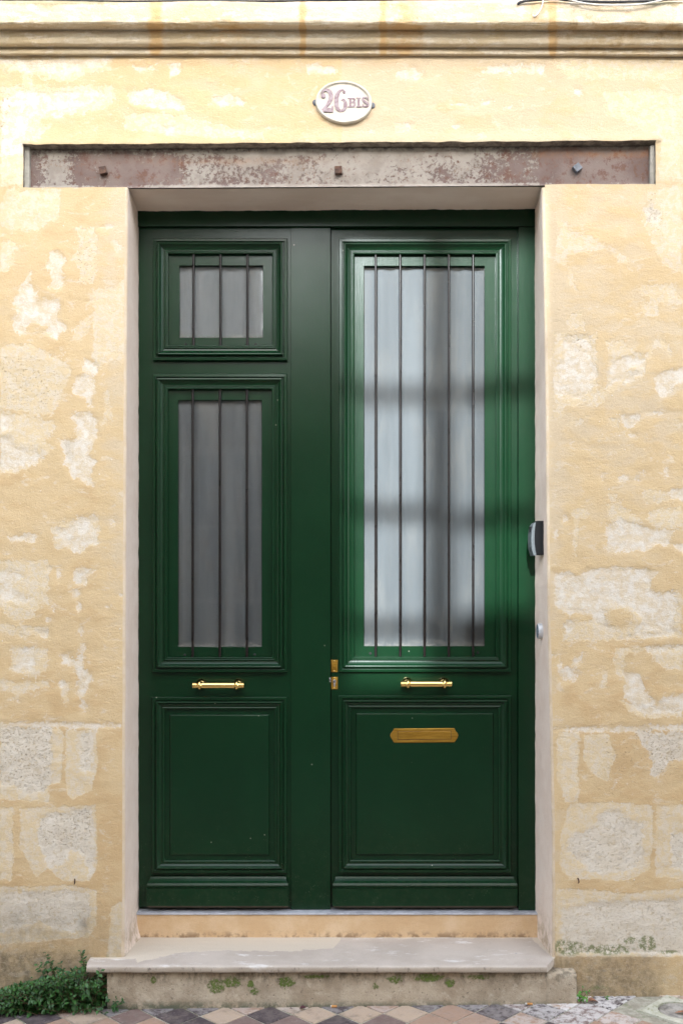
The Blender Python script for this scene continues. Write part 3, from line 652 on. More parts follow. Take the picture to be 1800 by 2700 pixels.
# jambs of the opening: rounded arris, then plaster going back to the door
zr = np.linspace(-.02, 2.666, 440)
prof = [(-ER*(1-math.sin(t)) , ER*(1-math.cos(t))) for t in np.linspace(0, PI/2, 7)]
def reveal(side):
    e = xL(zr) if side < 0 else xR(zr)
    cols = []
    for du, y in prof: cols.append(np.stack([e+(du if side < 0 else -du), np.full(zr.shape, y), zr], 1))
    xb = np.full(zr.shape, -.7115 if side < 0 else .6768)+.0035*fbm(zr, zr*0+side, 30, 5, 40+side)
    if side < 0: xb = xb+.020*np.exp(-np.clip(zr-.131, 0, 9)/.035)
    else: xb = xb+.004*fbm(zr, zr*0, 3, 2, 3)
    for t in np.linspace(.05, 1, 22):
        y = ER+(YD+.002-ER)*t
        cols.append(np.stack([e+(xb-e)*t+.0030*fbm(zr, zr*0+y*1.2, 5, 4, 50)*math.sin(PI*min(1, t*1.0)), np.full(zr.shape, y), zr], 1))
    return np.stack(cols, 1)
grid_obj('reveal', reveal(-1), M['reveal'], house)
grid_obj('reveal', reveal(1), M['reveal'], house, flip=True)
# soffit under the lintel with its ragged plaster edge
xq = np.linspace(-.745, .72, 420); rows = []
for t in np.linspace(0, 1, 16):
    y = .030+(YD+.003-.030)*t
    z = 2.6755+slope(xq)*.9-.009*t+.004*fbm(xq, xq*0+t*.5, 5, 3, 60)+(.0055*fbm(xq, xq*0, 40, 6, 61)+.006*fbm(xq, xq*0, 7, 3, 62))*(t**6)
    rows.append(np.stack([xq, np.full(xq.shape, y), z], 1))
grid_obj('soffit', np.stack(rows), M['soffit'], house)
# cornice
CP = [(148,0),(146,.010),(142,.016),(134,.017),(131,.016),(129,.012),(126,.012),(124,.022),(121,.032),(116,.039),(108,.044),(98,.047),(90,.047),(84,.045),(80.5,.043),(79.5,.047),(77,.055),(70,.074),(64.5,.088),(62,.090),(60,.092),(50,.093),(35,.093),(18,.093),(8,.092),(4,.088),(2.5,.080)]
pts = []
for (a_, pa), (b_, pb) in zip(CP[:-1], CP[1:]):
    for k in range(3): t = k/3; pts.append((a_+(b_-a_)*t, pa+(pb-pa)*t))
pts.append(CP[-1])
xc = np.concatenate([np.linspace(-4.5,-1.3,60)[:-1], np.linspace(-1.3,1.3,520), np.linspace(1.3,4.5,60)[1:]])
rows = []; rust = []; dirt_shade = []; moss = []
for k, (py, p) in enumerate(pts):
    d = 3.39-p; z = EYE+(HOR-py)*d/F
    er = np.clip(fbm(xc, xc*0+z*3, 6, 4, 90), -.1, .5)
    nz_ = .0035*fbm(xc, xc*0+z*9, 12, 5, 91)+.0025*fbm(xc, xc*0+z*30, 40, 3, 93)
    edge_ = math.exp(-((py-62)/4)**2)
    y = -(p)+nz_+edge_*.010*np.clip(fbm(xc, xc*0, 14, 5, 92), 0, 1)
    zz = z+.003*fbm(xc, xc*0+1, 3, 3, 94)+edge_*.008*np.clip(fbm(xc, xc*0+5, 17, 5, 95), 0, 1)-.001*xc
    rows.append(np.stack([xc, y, zz], 1))
    px = CX+xc*F/d
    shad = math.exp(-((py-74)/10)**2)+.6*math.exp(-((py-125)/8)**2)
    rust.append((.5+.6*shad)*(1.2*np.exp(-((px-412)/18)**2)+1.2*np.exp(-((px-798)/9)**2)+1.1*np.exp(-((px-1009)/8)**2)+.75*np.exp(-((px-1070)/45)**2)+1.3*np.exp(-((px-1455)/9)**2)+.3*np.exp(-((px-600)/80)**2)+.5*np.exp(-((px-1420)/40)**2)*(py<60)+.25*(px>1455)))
    dirt_shade.append(.12*shad+np.where(px > 1455, .38, 0)+.30*shad*np.exp(-((px-250)/120)**2)+.2*math.exp(-((py-4)/6)**2))  # dirt plus shade painted under the fascia and in the hollow
    moss.append(math.exp(-((py-4)/9)**2)*(np.exp(-((px-150)/160)**2)+np.exp(-((px-1730)/60)**2)))
top = rows[-1].copy(); top[:,1] = .01; top[:,2] += .012; rows.append(top); rust.append(rust[-1]); dirt_shade.append(dirt_shade[-1]+.3); moss.append(moss[-1])
grid_obj('cornice', np.stack(rows), M['cornice'], house, dict(rust=rust, dirt_shade=dirt_shade, moss=moss), flip=False)
m = MB(); m.box(-4.5, 4.5, .0, .3, 3.225, 6.2); m.build('upper_wall', mat_simple('upper_wall_plaster', (.34,.29,.22), .95, bump=.004, bs=40), house)
m = MB()   # solid masonry behind, so nothing leaks round the door
m.box(-4.5, -.76, .05, .40, -.06, 3.2); m.box(.735, 4.5, .05, .40, -.06, 3.2); m.box(-.76, .735, .33, .40, -.06, 3.2); m.box(-.76, .735, .06, .329, 2.70, 3.2)
m.build('masonry_core', M['recess'], house)
# lintel recess and steel lintel
m = MB(); yr = .032
for x0, x1, fl in ((BL,BL,0),(BR,BR,1)):
    q = [(x0,-.001,ZB+slope(x0)-.004),(x0,yr+.02,ZB+slope(x0)-.004),(x0,yr+.02,ZT+slope(x0)+.004),(x0,-.001,ZT+slope(x0)+.004)]
    m.add(q, [(0,1,2,3) if not fl else (3,2,1,0)])
n_ = 160; xsl = np.linspace(BL-.002, BR+.002, n_+1); jg = .0060*fbm(xsl, xsl*0+1, 22, 5, 77)
vs = []
for x, j in zip(xsl, jg): vs += [(x, -.0065, ZT+slope(x)+j+.0004), (x, .008, ZT+slope(x)+j*.7-.0006), (x, yr+.01, ZT+slope(x)-.002+j*.5)]
m.add(vs, [f for i in range(n_) for f in ((i*3, i*3+3, i*3+4, i*3+1), (i*3+1, i*3+4, i*3+5, i*3+2))], True)
m.build('lintel_recess', M['recess'], house)
xl_ = np.linspace(BL+.014, BR-.012, 420); zl = np.linspace(0, 1, 36); rows = []; wt = []; ru = []; dk = []
for t in zl:
    z0 = ZB+.004+slope(xl_); z1 = ZT-.004+slope(xl_)
    z = z0+(z1-z0)*t
    y = .028+.0012*fbm(xl_, xl_*0+t*.13, 18, 4, 70)+.0
    if t < .07: y = y-.010*(1-t/.07)
    rows.append(np.stack([xl_, y, z], 1)); px = CX+xl_*F/3.418
    wv = -.30+.62*np.exp(-((px-1080)/330)**2)+.30*np.exp(-((px-620)/200)**2)+.75*np.exp(-((px-150)/42)**2-((t-.5)/.33)**2)+.5*np.exp(-((px-1690)/26)**2-((t-.25)/.25)**2)-.35*np.exp(-((px-350)/90)**2)-.45*(px > 1420)
    wv = wv+.35*(t < .10)+.35*math.exp(-((t-.9)/.07)**2)*(px < 1250)
    wt.append(wv); ru.append(np.clip(.45*math.exp(-((t-.80)/.08)**2)*(px > 1400)+.3*math.exp(-((t-.68)/.08)**2)*np.exp(-((px-620)/250)**2), 0, 1))
    dk.append(np.full(px.shape, max(0, (t-.90)/.10))*np.clip(.8+1.8*fbm(xl_, xl_*0, 9, 4, 71), 0, 1))  # top band darkened: the lip's shadow painted onto the lintel
lint = grid_obj('steel_lintel', np.stack(rows), M['lintel'], house, dict(white=wt, rust=ru, dark=dk))
lint['label'] = 'rusty steel lintel with flaking whitish paint over the door'
mg_ = mat_simple('grey_mortar', (.30,.28,.24), .95, bump=.005, bs=60)
for q in ((BL-.012, BL+.016, .013, .034, ZB-.004, ZT-.004), (BR-.014, BR+.010, .012, .034, ZB+.008, ZT)):
    m = MB(); m.box(*q); m.build('mortar_edge', mg_, house, bevel=.002)
for i, (px, py, rot, mt) in enumerate([(272,449,12,'rust'),(892,448,3,'rust'),(1521,442,38,'greyiron')]):
    d = 3.405; x, z = WX(px, d), WZ(py, d); s_ = .0118; m = MB()
    q = [(x+s_*1.414*math.cos(R(rot+45+90*k)), z+s_*1.414*math.sin(R(rot+45+90*k))) for k in range(4)]
    m.prism(q, .010, .029)
    b = m.build('bolt', M[mt], lint, bevel=.0012)
    b['label'] = ['rusty square bolt head at the left of the lintel','square bolt head above the middle of the door','tilted grey square bolt head at the right of the lintel'][i]
# riser and threshold strip inside the opening
xr_ = np.linspace(-.735, .70, 220); zz_ = np.linspace(.10, .2150, 24)
XQ, ZQ = np.meshgrid(xr_, zz_)
grid_obj('riser', np.stack([XQ, .190+.003*fbm(XQ, ZQ, 12, 4, 80), ZQ], 2), M['riser'], house)
m = MB(); m.box(-.73, .695, .1885, .300, .2135, .2165); m.box(-.73, .695, .186, .189, .2105, .2163); m.build('threshold_strip', M['zinc'], house, bevel=.0006)

# ------------------------------------------------------------------ doorstep and its base
step = thing('doorstep_slab', (0,0,.12), 'pale worn stone slab doorstep with a thin overhanging edge', 'doorstep')
def sweep(name, pr, xl, xr, nu, mat, parent, attrs_fn, rough=.0012, cap=True):
    rows = []; P2 = []
    for (a0, b0), (a1, b1) in zip(pr[:-1], pr[1:]):
        L = math.hypot(a1-a0, b1-b0); k = max(1, int(L/.008))
        P2 += [(a0+(a1-a0)*i/k, b0+(b1-b0)*i/k) for i in range(k)]
    P2.append(pr[-1])
    u = np.linspace(0, 1, nu)
    for y, z in P2:
        x = xl(y)+(xr(y)-xl(y))*u
        rows.append(np.stack([x, y+rough*2*fbm(x, x*0+z*8+y*3, 25, 4, 100), z+rough*2*fbm(x, x*0+y*6, 20, 4, 101)], 1))
    P = np.stack(rows); at = attrs_fn(P)
    nv, nu_ = P.shape[:2]; V = P.reshape(-1, 3).tolist()
    f = [(j*nu_+i, j*nu_+i+1, (j+1)*nu_+i+1, (j+1)*nu_+i) for j in range(nv-1) for i in range(nu_-1)]
    f = [q[::-1] for q in f]
    me = bpy.data.meshes.new(name); 
    if cap: f += [tuple(j*nu_ for j in range(nv)), tuple(j*nu_+nu_-1 for j in range(nv))[::-1]]
    me.from_pydata(V, [], f); me.polygons.foreach_set('use_smooth', [len(q) == 4 for q in f])
    for k, v in at.items():
        a_ = me.attributes.new(k, 'FLOAT', 'POINT'); a_.data.foreach_set('value', np.asarray(v, float).ravel().astype(np.float32))
    me.materials.append(mat); return link(name, me, parent)
def slab_at(P):
    x, y, z = P[...,0], P[...,1], P[...,2]; d = y-CAMY; px = CX+x*F/d; py = HOR+(EYE-z)*F/d
    lim = np.interp(px, [330,480,600,760,880,900,1400,1470], [2545,2510,2506,2508,2500,2474,2474,2540])
    cr = np.clip((lim-py)/12, -1, 1); cr = np.where(px < 360, np.clip((2528-py)/12, -1, 1), cr)
    return dict(cream=np.where(z > .125, cr, -1), front=(z < .1265).astype(float))
sweep('slab', [(.205,.131),(-.06,.1305),(-.0745,.130),(-.0775,.1275),(-.078,.124),(-.078,.111),(-.076,.109),(-.02,.109)], lambda y: -.825+.0*y-.0+.006*(y < -.05), lambda y: .703+.55*min(0, y), 420, M['slab'], step, slab_at, .0010)
base = thing('step_base', (0,0,0), 'low weathered stone base under the doorstep slab, with green moss and dark grime', 'step')
def plin_at(P):
    x, y, z = P[...,0], P[...,1], P[...,2]; d = y-CAMY; px = CX+x*F/d; py = HOR+(EYE-z)*F/d
    ms = -1+0*px
    for cx, cy, a_, b_, s_ in [(405,2585,10,12,1.4),(570,2600,28,22,1.45),(610,2590,30,18,1.45),(660,2595,14,14,1.3),(755,2590,26,18,1.5),(670,2615,20,12,1.3),(830,2575,60,8,1.2),(990,2600,14,10,1.1),(1040,2582,26,14,1.3),(1130,2578,50,14,1.45),(1185,2592,16,14,1.4),(1260,2576,60,8,1.1)]:
        ms = np.maximum(ms, -1+1.35*s_*np.exp(-((px-cx)/a_)**2-((py-cy)/b_)**2))
    return dict(moss=ms)
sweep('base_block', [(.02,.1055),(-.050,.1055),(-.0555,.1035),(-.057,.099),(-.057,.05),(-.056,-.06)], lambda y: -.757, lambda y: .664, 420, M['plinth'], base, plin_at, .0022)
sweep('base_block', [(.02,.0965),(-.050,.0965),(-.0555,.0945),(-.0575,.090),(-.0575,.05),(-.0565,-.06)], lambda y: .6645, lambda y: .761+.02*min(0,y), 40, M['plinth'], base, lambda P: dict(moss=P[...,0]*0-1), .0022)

# ------------------------------------------------------------------ door
P3 = lambda px, h=.010: WX(px, 3.39+YD-h)
Q3 = lambda py, h=.010: WZ(py, 3.39+YD-h)
PT = M['paint']
frame = thing('door_frame', (0, YD, .2165), 'dark green wooden door frame, head rail and right post round the double door', 'door frame')
m = MB(); m.box(-.735, .70, YD-.014, YD+.06, Q3(598), 2.70); m.build('head_rail', PT, frame, bevel=.0012)
m = MB(); m.box(P3(1366), .70, YD-.010, YD+.06, .2168, Q3(598)-.0005); m.build('side_post', PT, frame, bevel=.0015)
m = MB(); m.box(-.735, .70, YD+.065, YD+.09, .2168, 2.70); m.build('backing_panel', M['dark'], frame)
WPROF = [(0,0),(0,.0150),(.0015,.0170),(.0105,.0175),(.0125,.0160),(.0128,.0120),(.0165,.0120),(.0168,.0235),(.0180,.0255),(.0210,.0262),(.0235,.0255),(.0245,.0235),(.0262,.0215),(.0300,.0170),(.0350,.0135),(.0400,.0125),(.0412,.0125),(.0415,.0155),(.0430,.0165),(.0455,.0165),(.0465,.0150),(.0485,.0150),(.0495,.0160),(.0520,.0158),(.0535,.0140),(.0535,-.012)]
BPROF = [(0,0),(0,.0150),(.0015,.0168),(.0100,.0172),(.0120,.0155),(.0124,.0125),(.0160,.0125),(.0164,.0215),(.0180,.0232),(.0205,.0232),(.0220,.0212),(.0262,.0160),(.0310,.0125),(.0350,.0112),(.0362,.0112),(.0365,.0135),(.0385,.0145),(.0402,.0140),(.0425,.0132),(.0445,.0110),(.0455,.0040),(.0610,.0035),(.0615,.0070),(.0635,.0105),(.0670,.0115),(.0700,.0118)]
def window(root, yb, ox0, ox1, oy0, oy1, gx0, gx1, gy0, gy1, bars, by0, by1, holes):
    d = 3.39+yb
    X_ = lambda p, h=.012: (p-CX)*(d-h)/F
    Z_ = lambda p, h=.012: EYE-(p-HOR)*(d-h)/F
    x0, x1, z1, z0 = X_(ox0), X_(ox1), Z_(oy0), Z_(oy1)
    m = MB(); m.rings(x0, x1, z0, z1, WPROF, yb); m.build('moulding', PT, root, bevel=.0003, seg=1)
    t = .0536; hs = -.001
    g = (X_(gx0, hs), X_(gx1, hs), Z_(gy1, hs), Z_(gy0, hs))
    m = MB(); m.plate(x0+t-.004, x1-t+.004, z0+t-.004, z1-t+.004, [g], yb-hs, yb+.026)
    s = m.build('window_frame', PT, root, bevel=.0008, seg=1)
    for hx, hy in holes:
        mm = MB(); mm.lathe([(0,0),(0,.0034),(.0004,.0044),(.0012,.0048)], (X_(hx, hs), yb-hs-.0012, Z_(hy, hs)), (0,1,0), 14)
        mm.build('screw_hole', M['dark'], s)
    # pane with dusty margins
    xs_ = np.linspace(g[0]-.004, g[1]+.004, 30); zs_ = np.linspace(g[2]-.004, g[3]+.004, 90); A, B = np.meshgrid(xs_, zs_)
    ed = np.exp(-np.abs(B-g[2])/.010)*.9+np.exp(-np.minimum(np.abs(A-g[0]), np.abs(g[1]-A))/.004)*.25
    grid_obj('pane', np.stack([A, np.full(A.shape, yb+.014), B], 2), M['glass'], s, dict(edge=ed))
    xs_ = np.linspace(g[0]-.012, g[1]+.012, 160); zs_ = np.linspace(g[2]-.012, g[3]+.012, 30); A, B = np.meshgrid(xs_, zs_)
    Yc = yb+.0215+.0026*np.sin(A*78+1.6*np.sin(A*27+ox0*.1)+.5*B)+.0030*fbm(A, B*.12, 22, 3, 200)
    sc_l = X_(1118); tn = np.full(A.shape, 1.4 if gy1 < 1000 else 1.0) if ox0 < 800 else np.where(A < sc_l+.004*np.sin(B*9), .78, .55)  # curtain colour darkened in the right window, standing in for weaker sun
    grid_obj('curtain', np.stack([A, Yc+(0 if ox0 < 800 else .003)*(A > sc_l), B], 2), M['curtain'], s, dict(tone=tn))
    for b in bars:
        x = X_(b, .006); mm = MB(); mm.tube([(x, yb-.0065, Z_(by1)+.001), (x, yb-.0065, Z_(by0))], .0044, 14); mm.build('bar', M['bar'], root)
    return (x0+t-.002, x1-t+.002, z0+t-.002, z1-t+.002)
def panel(root, yb, ox0, ox1, oy0, oy1):
    d = 3.39+yb-.012; x0, x1, z1, z0 = (ox0-CX)*d/F, (ox1-CX)*d/F, EYE-(oy0-HOR)*d/F, EYE-(oy1-HOR)*d/F
    m = MB(); m.rings(x0, x1, z0, z1, BPROF[:21], yb); m.build('moulding', PT, root, bevel=.0003, seg=1)
    m = MB(); i = m.rings(x0, x1, z0, z1, BPROF[20:], yb); m.add(m.v[i:i+4], [(0,1,2,3)]); m.build('raised_panel', PT, root, bevel=.0003, seg=1)
def kick(root, yb, x0p, x1p):
    H = .030; d = 3.39+yb-H; X_ = lambda p: (p-CX)*d/F; Z_ = lambda p: EYE-(p-HOR)*d/F
    pr = [(2389,H,0),(2343,H,0),(2341.5,H+.002,0),(2340,H-.001,0),(2338,H-.001,0),(2337,H+.003,0),(2334,H+.0035,.0),(2329,H+.000,.002),(2324,H-.010,.006),(2320,.014,.009),(2317,.012,.009),(2315.5,.011,.009),(2315.2,0,.009)]
    vs = []
    for py, h, ins in pr: vs += [(X_(x0p)+ins, yb-h, Z_(py)), (X_(x1p)-ins, yb-h, Z_(py))]
    n = len(pr); fs = [(2*i, 2*i+1, 2*i+3, 2*i+2) for i in range(n-1)]
    for i in range(n-1):        # side returns back to the leaf
        pass
    m = MB(); m.add(vs, fs)
    for sgn in (0, 1):
        back = [(vs[2*i+sgn][0], yb+.001, vs[2*i+sgn][2]) for i in range(n)]
        fr = [vs[2*i+sgn] for i in range(n)]
        q = [(i, i+1, n+i+1, n+i) if sgn else (i+1, i, n+i, n+i+1) for i in range(n-1)]
        m.add(fr+back, q)
    b0 = vs[0]; b1 = vs[1]; m.add([b0, b1, (b1[0], yb+.001, b1[2]), (b0[0], yb+.001, b0[2])], [(0,3,2,1)])
    m.build('kick_board', PT, root)
    m = MB(); m.box(X_(x0p)+.002, X_(x1p)-.002, yb-.020, yb, Z_(2395), Z_(2389)-.0006); m.build('weather_strip', mat_simple('brown_dusty_strip', (.14,.11,.08), .8), root)
def handle(root, yb, cx, cy, x0p, x1p):
    hy = yb-.047; d = 3.39+hy; L0, L1 = (x0p-CX)*d/F, (x1p-CX)*d/F; z = EYE-(cy-HOR)*d/F; L = L1-L0
    e = bpy.data.objects.new('handle', None); C.objects.link(e); e.parent = root
    w_ = Vector((0,0,0)); p = root; w_ += p.location
    e.location = Vector((L0+L/2, hy, z))-w_
    r = .0108; c = .0288
    pr = [(0,0),(0,.0098),(.0012,.0112),(.0038,.0112),(.005,.0094),(.0065,.0094),(.0078,.0112),(.0105,.0112),(.0118,.0095),(.0135,.0095),(.0150,.0110),(.0170,.0112),(.0190,.0120),(.0215,.0155),(.0250,.0168),(.0285,.0155),(.0308,.0120),(.0325,r)]
    pr2 = [(L-t, q) for t, q in pr[::-1]]
    m = MB(); m.lathe([(.0322, r), (L/2, r), (L-.0322, r)], (L0, hy, z), (1,0,0), 40); m.build('grip', M['brass'], e)
    for q in (pr, pr2):
        m = MB(); m.lathe(q, (L0, hy, z), (1,0,0), 36); m.build('end_collar', M['brass'], e)
    for xx in (L0+.025, L1-.025):
        m = MB(); m.lathe([(0,.0195),(.002,.0200),(.008,.0200),(.014,.0190),(.019,.0165),(.023,.0125),(.026,.0090),(.036,.0085),(.045,.0095)], (xx, yb, z), (0,-1,0), 32); m.build('mount', M['brass'], e)
def leaf_plate(root, yb, x0, x1, z0, z1, holes): 
    m = MB(); m.plate(x0, x1, z0, z1, holes, yb, yb+.04); m.build('leaf_board', PT, root, bevel=.0012, seg=2)

# left leaf
YL = YD
left = thing('door_leaf', (-.36, YL, .2186), 'left green door leaf with a small barred window above a tall narrow one', 'door')
h1 = window(left, YL, 403.5, 758, 629, 951, 473, 693, 700, 890, (510.5,581.5,652.5), 668, 916, ((490,907.5),(674,907.5)))
h2 = window(left, YL, 402.5, 757, 986, 1773, 470, 690, 1055, 1706, (508.5,580,651), 1026, 1735, ((487.5,1727),(671.5,1726)))
zb_ = Q3(2392, 0)
leaf_plate(left, YL, -.735, P3(871,0), zb_, Q3(597,0)+.02, [h1, h2])
m = MB(); m.box(P3(767,0), P3(871,0)+.0002, YL-.003, YL+.02, Q3(2397.5,0), Q3(600,0)); m.build('stile_cover', PT, left, bevel=.0012)
panel(left, YL, 401, 756.5, 1837, 2302)
kick(left, YL, 387, 760)
handle(left, YL, 575.5, 1807, 508, 643.5)
# right leaf, a little further back
YR = YD+.009
right = thing('door_leaf', (.30, YR, .2186), 'right green door leaf with a tall five-bar window and a brass letter plate', 'door')
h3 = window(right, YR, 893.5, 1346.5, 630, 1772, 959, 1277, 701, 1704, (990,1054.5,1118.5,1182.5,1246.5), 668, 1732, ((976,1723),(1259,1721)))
leaf_plate(right, YR, P3(873,0), P3(1364,0), Q3(2389,0), Q3(597,0)+.02, [h3])
panel(right, YR, 892, 1346.5, 1833.5, 2301)
kick(right, YR, 877, 1363)
handle(right, YR, 1123, 1803.5, 1056, 1190.5)
# letter plate
yq = YR-.0118; d = 3.39+yq
def LP(u, v): return ((1020+u*.13393-CX)*d/F, EYE-(1770+v*.13393-HOR)*d/F)
out = [(135,1405),(1325,1395),(1345,1365),(1380,1315),(1398,1258),(1385,1215),(1350,1180),(1335,1150),(1322,1118),(135,1128),(118,1165),(100,1190),(72,1222),(60,1262),(70,1300),(105,1350)]
m = MB(); m.prism([LP(*p) for p in out], yq-.0030, yq+.001); lp = m.build('letter_plate', M['brass_old'], right, bevel=.0010)
q = [(212,1340),(1250,1328),(1250,1178),(212,1186)]
m = MB(); m.prism([LP(*p) for p in [(204,1350),(1259,1337),(1259,1169),(204,1177)]], yq-.0032, yq-.0020); m.build('slot_gap', mat_simple('gap_shade', (.07,.035,.01), .7), lp)  # dark sheet round the flap, painted shade of the gap
m = MB(); m.prism([LP(*p) for p in q], yq-.0042, yq-.0029); m.build('flap', M['brass_old'], lp, bevel=.0006)
# lock plates
def lock(y0, y1, cyl):
    yy = YR; dd = 3.39+yy; X_ = lambda p: (p-CX)*dd/F; Z_ = lambda p: EYE-(p-HOR)*dd/F
    m = MB(); m.box(X_(873), X_(890), yy-.0022, yy+.001, Z_(y1), Z_(y0)); o = m.build('lock_plate', M['brass_old'], right, bevel=.0005)
    for q in (y0+2.6, y1-2.8):
        m = MB(); m.lathe([(0,.0026),(.0012,.0022),(.0016,0)], (X_(881.2), yy-.0022, Z_(q)), (0,-1,0), 12); m.build('screw', M['brass'], o)
    if cyl:
        cx, cz, r = X_(881.6), Z_(1796.2), .0062
        pl = [(cx+r*math.cos(t), cz+r*math.sin(t)) for t in np.linspace(R(-55), R(235), 18)]
        pl += [(cx-.0032, cz-.017), (cx-.001, cz-.0188), (cx+.001, cz-.0188), (cx+.0032, cz-.017)]
        m = MB(); m.prism(pl, yy-.0060, yy-.001); m.build('lock_cylinder', M['steel'], o, bevel=.0004)
        m = MB(); m.box(cx-.0034, cx+.0038, yy-.0063, yy-.0061, cz-.0009, cz+.0009); m.build('keyhole', M['dark'], o)
lock(1740, 1772, False); lock(1785, 1817, True)
m = MB(); m.box(P3(868.5), P3(871.8), YL-.0055, YL+.004, Q3(1799), Q3(1788)); m.build('latch_keep', M['steel'], left, bevel=.0008)

# ------------------------------------------------------------------ things on the jamb
box_ = thing('wall_box', (.683, .09, 1.40), 'black plastic box with curved silver front fixed on the right jamb beside the door', 'intercom')
dn = 3.39+.060
bx = lambda p: (p-CX)*dn/F; bz = lambda p: EYE-(p-HOR)*dn/F
m = MB(); m.prism([(bx(a_), bz(b_)) for a_, b_ in [(1412.5,1463),(1440,1463),(1440,1373),(1414,1373),(1411,1378),(1408.5,1395),(1407.5,1415),(1408,1435),(1410,1452)]], .060, .118); m.build('body', M['black'], box_, bevel=.0016)
m = MB(); oc = [(1405,1465),(1412.8,1464),(1410,1452),(1408,1435),(1407.5,1415),(1408.5,1395),(1411,1378),(1409,1377),(1403,1385),(1400.5,1397),(1398.8,1412),(1398.5,1428),(1400,1448)]
m.prism([(bx(a_)+.0008, bz(b_)) for a_, b_ in oc], .058, .120); fc = m.build('face_plate', M['silver'], box_, bevel=.0010)
m = MB(); m.box(bx(1399.6)-.0008, bx(1404), .075, .093, bz(1402), bz(1388)); m.build('slot', M['black'], fc)
m = MB()
for k, (a_, b_) in enumerate([(1446,1443),(1450,1448),(1452.5,1451)]): m.box(bx(1399.7)-.0006, bx(1403), .078+.004*k, .090, bz(a_), bz(b_))
m.build('marking', M['black'], fc)
bell = thing('bell_button', (.683, .105, 1.20), 'round silver metal button on the right jamb below the black box', 'doorbell')
zc_ = EYE-(1664-HOR)*3.495/F
m = MB(); m.lathe([(.0,.0262),(.003,.0268),(.0175,.0262),(.021,.0250),(.0225,.0228)], (.686,.105,zc_), (-1,0,0), 40); m.build('ring', mat_simple('satin_aluminium', (.52,.53,.55), .45, .2, var=.04), bell)
m = MB(); m.lathe([(.0225,.0228),(.0215,.0212),(.0213,.012),(.0215,0)], (.686,.105,zc_), (-1,0,0), 40); m.build('push_face', mat_simple('blue_grey_face', (.22,.26,.32), .3, .3), bell)

# ------------------------------------------------------------------ number plaque
plq = thing('number_plaque', (.008, 0, 2.94), 'oval cream enamel house number plaque reading 26 BIS above the lintel', 'plaque')
PC = (806.5-0, 0)
pcx, pcz = WX(906.2, 3.385), WZ(271, 3.385); PA, PB, TLT = .0925, .0700, R(-4)
def pel(t, s, ds=0): 
    x = (PA*s+ds)*math.cos(t); z = (PB*s+ds)*math.sin(t)
    return pcx+x*math.cos(TLT)-z*math.sin(TLT), pcz+x*math.sin(TLT)+z*math.cos(TLT)
vs = []; prp = [(0,0),(0,.0085),(-.0015,.0120),(-.0045,.0130),(-.0080,.0120),(-.0095,.0085),(-.013,.0075),(-.030,.0085),(-.050,.0092)]
N_ = 96; rim = []
for ds, h in prp:
    for k in range(N_): x, z = pel(2*PI*k/N_, 1, ds); vs.append((x, -.002-h, z)); rim.append(1.0 if ds > -.0095 else .15)
vs.append((pcx, -.0115, pcz)); rim.append(0)
fs = [(i*N_+k, i*N_+(k+1)%N_, (i+1)*N_+(k+1)%N_, (i+1)*N_+k) for i in range(len(prp)-1) for k in range(N_)]
fs += [((len(prp)-1)*N_+k, (len(prp)-1)*N_+(k+1)%N_, len(vs)-1) for k in range(N_)]
m = MB(); m.add(vs, fs, True); m.build('plate', M['enamel'], plq, attrs=dict(rim=rim))
for sx, dz in ((-1,.002),(1,-.008)):
    m = MB(); cx_ = pcx+sx*(PA+.001); m.lathe([(0,.0095),(.004,.0095),(.005,.008),(.005,0)], (cx_, .0, pcz+dz), (0,-1,0), 16); m.build('fixing_tab', M['greyiron'], plq)
def stroke(m, S, y, th, s=6):
    P = [(p[0], p[1]) for p in S]; Wd = [p[2] for p in S]; n = len(P); pts = []; ws = []
    for i in range(n-1):
        p0, p1, p2, p3 = P[max(i-1,0)], P[i], P[i+1], P[min(i+2,n-1)]
        for k in range(s):
            t = k/s; f_ = lambda a,b,c,d_: .5*((2*b)+(-a+c)*t+(2*a-5*b+4*c-d_)*t*t+(-a+3*b-3*c+d_)*t**3)
            pts.append((f_(p0[0],p1[0],p2[0],p3[0]), f_(p0[1],p1[1],p2[1],p3[1]))); ws.append(Wd[i]+(Wd[i+1]-Wd[i])*t)
    pts.append(P[-1]); ws.append(Wd[-1]); L_, R_ = [], []
    for i, p in enumerate(pts):
        a_ = pts[max(i-1,0)]; b_ = pts[min(i+1,len(pts)-1)]; tx, tz = b_[0]-a_[0], b_[1]-a_[1]; l = math.hypot(tx, tz) or 1
        nx_, nz_ = -tz/l, tx/l; L_.append((p[0]+nx_*ws[i]/2, p[1]+nz_*ws[i]/2)); R_.append((p[0]-nx_*ws[i]/2, p[1]-nz_*ws[i]/2))
    n = len(pts); vs = []
    for (a_, b_) in zip(L_, R_):
        A = G(*a_); B = G(*b_); vs += [(A[0], y-th, A[1]), (B[0], y-th, B[1]), (A[0], y, A[1]), (B[0], y, B[1])]
    fs = []
    for i in range(n-1):
        o = i*4; fs += [(o, o+4, o+5, o+1), (o+2, o+6, o+4, o), (o+1, o+5, o+7, o+3)]
    fs += [(0,1,3,2), (4*n-4, 4*n-2, 4*n-1, 4*n-3)]
    m.add(vs, fs)
def G(u, v): return WX(800+u/7.467, 3.378), WZ(200+v/7.467, 3.378)
def gl(name, strokes=(), polys=(), balls=()):
    m = MB(); y = -.0095; k = 0
    for S in strokes: stroke(m, S, y, .0040+.00012*k); k += 1
    for Pp in polys: m.prism([G(*p) for p in Pp], y-.0040-.00012*k, y); k += 1
    for (u, v, r) in balls: m.prism([G(u+r*math.cos(t), v-r*math.sin(t)) for t in np.linspace(0, 2*PI, 22)[:-1]], y-.0040-.00012*k, y); k += 1
    m.build(name, M['letter'], plq)
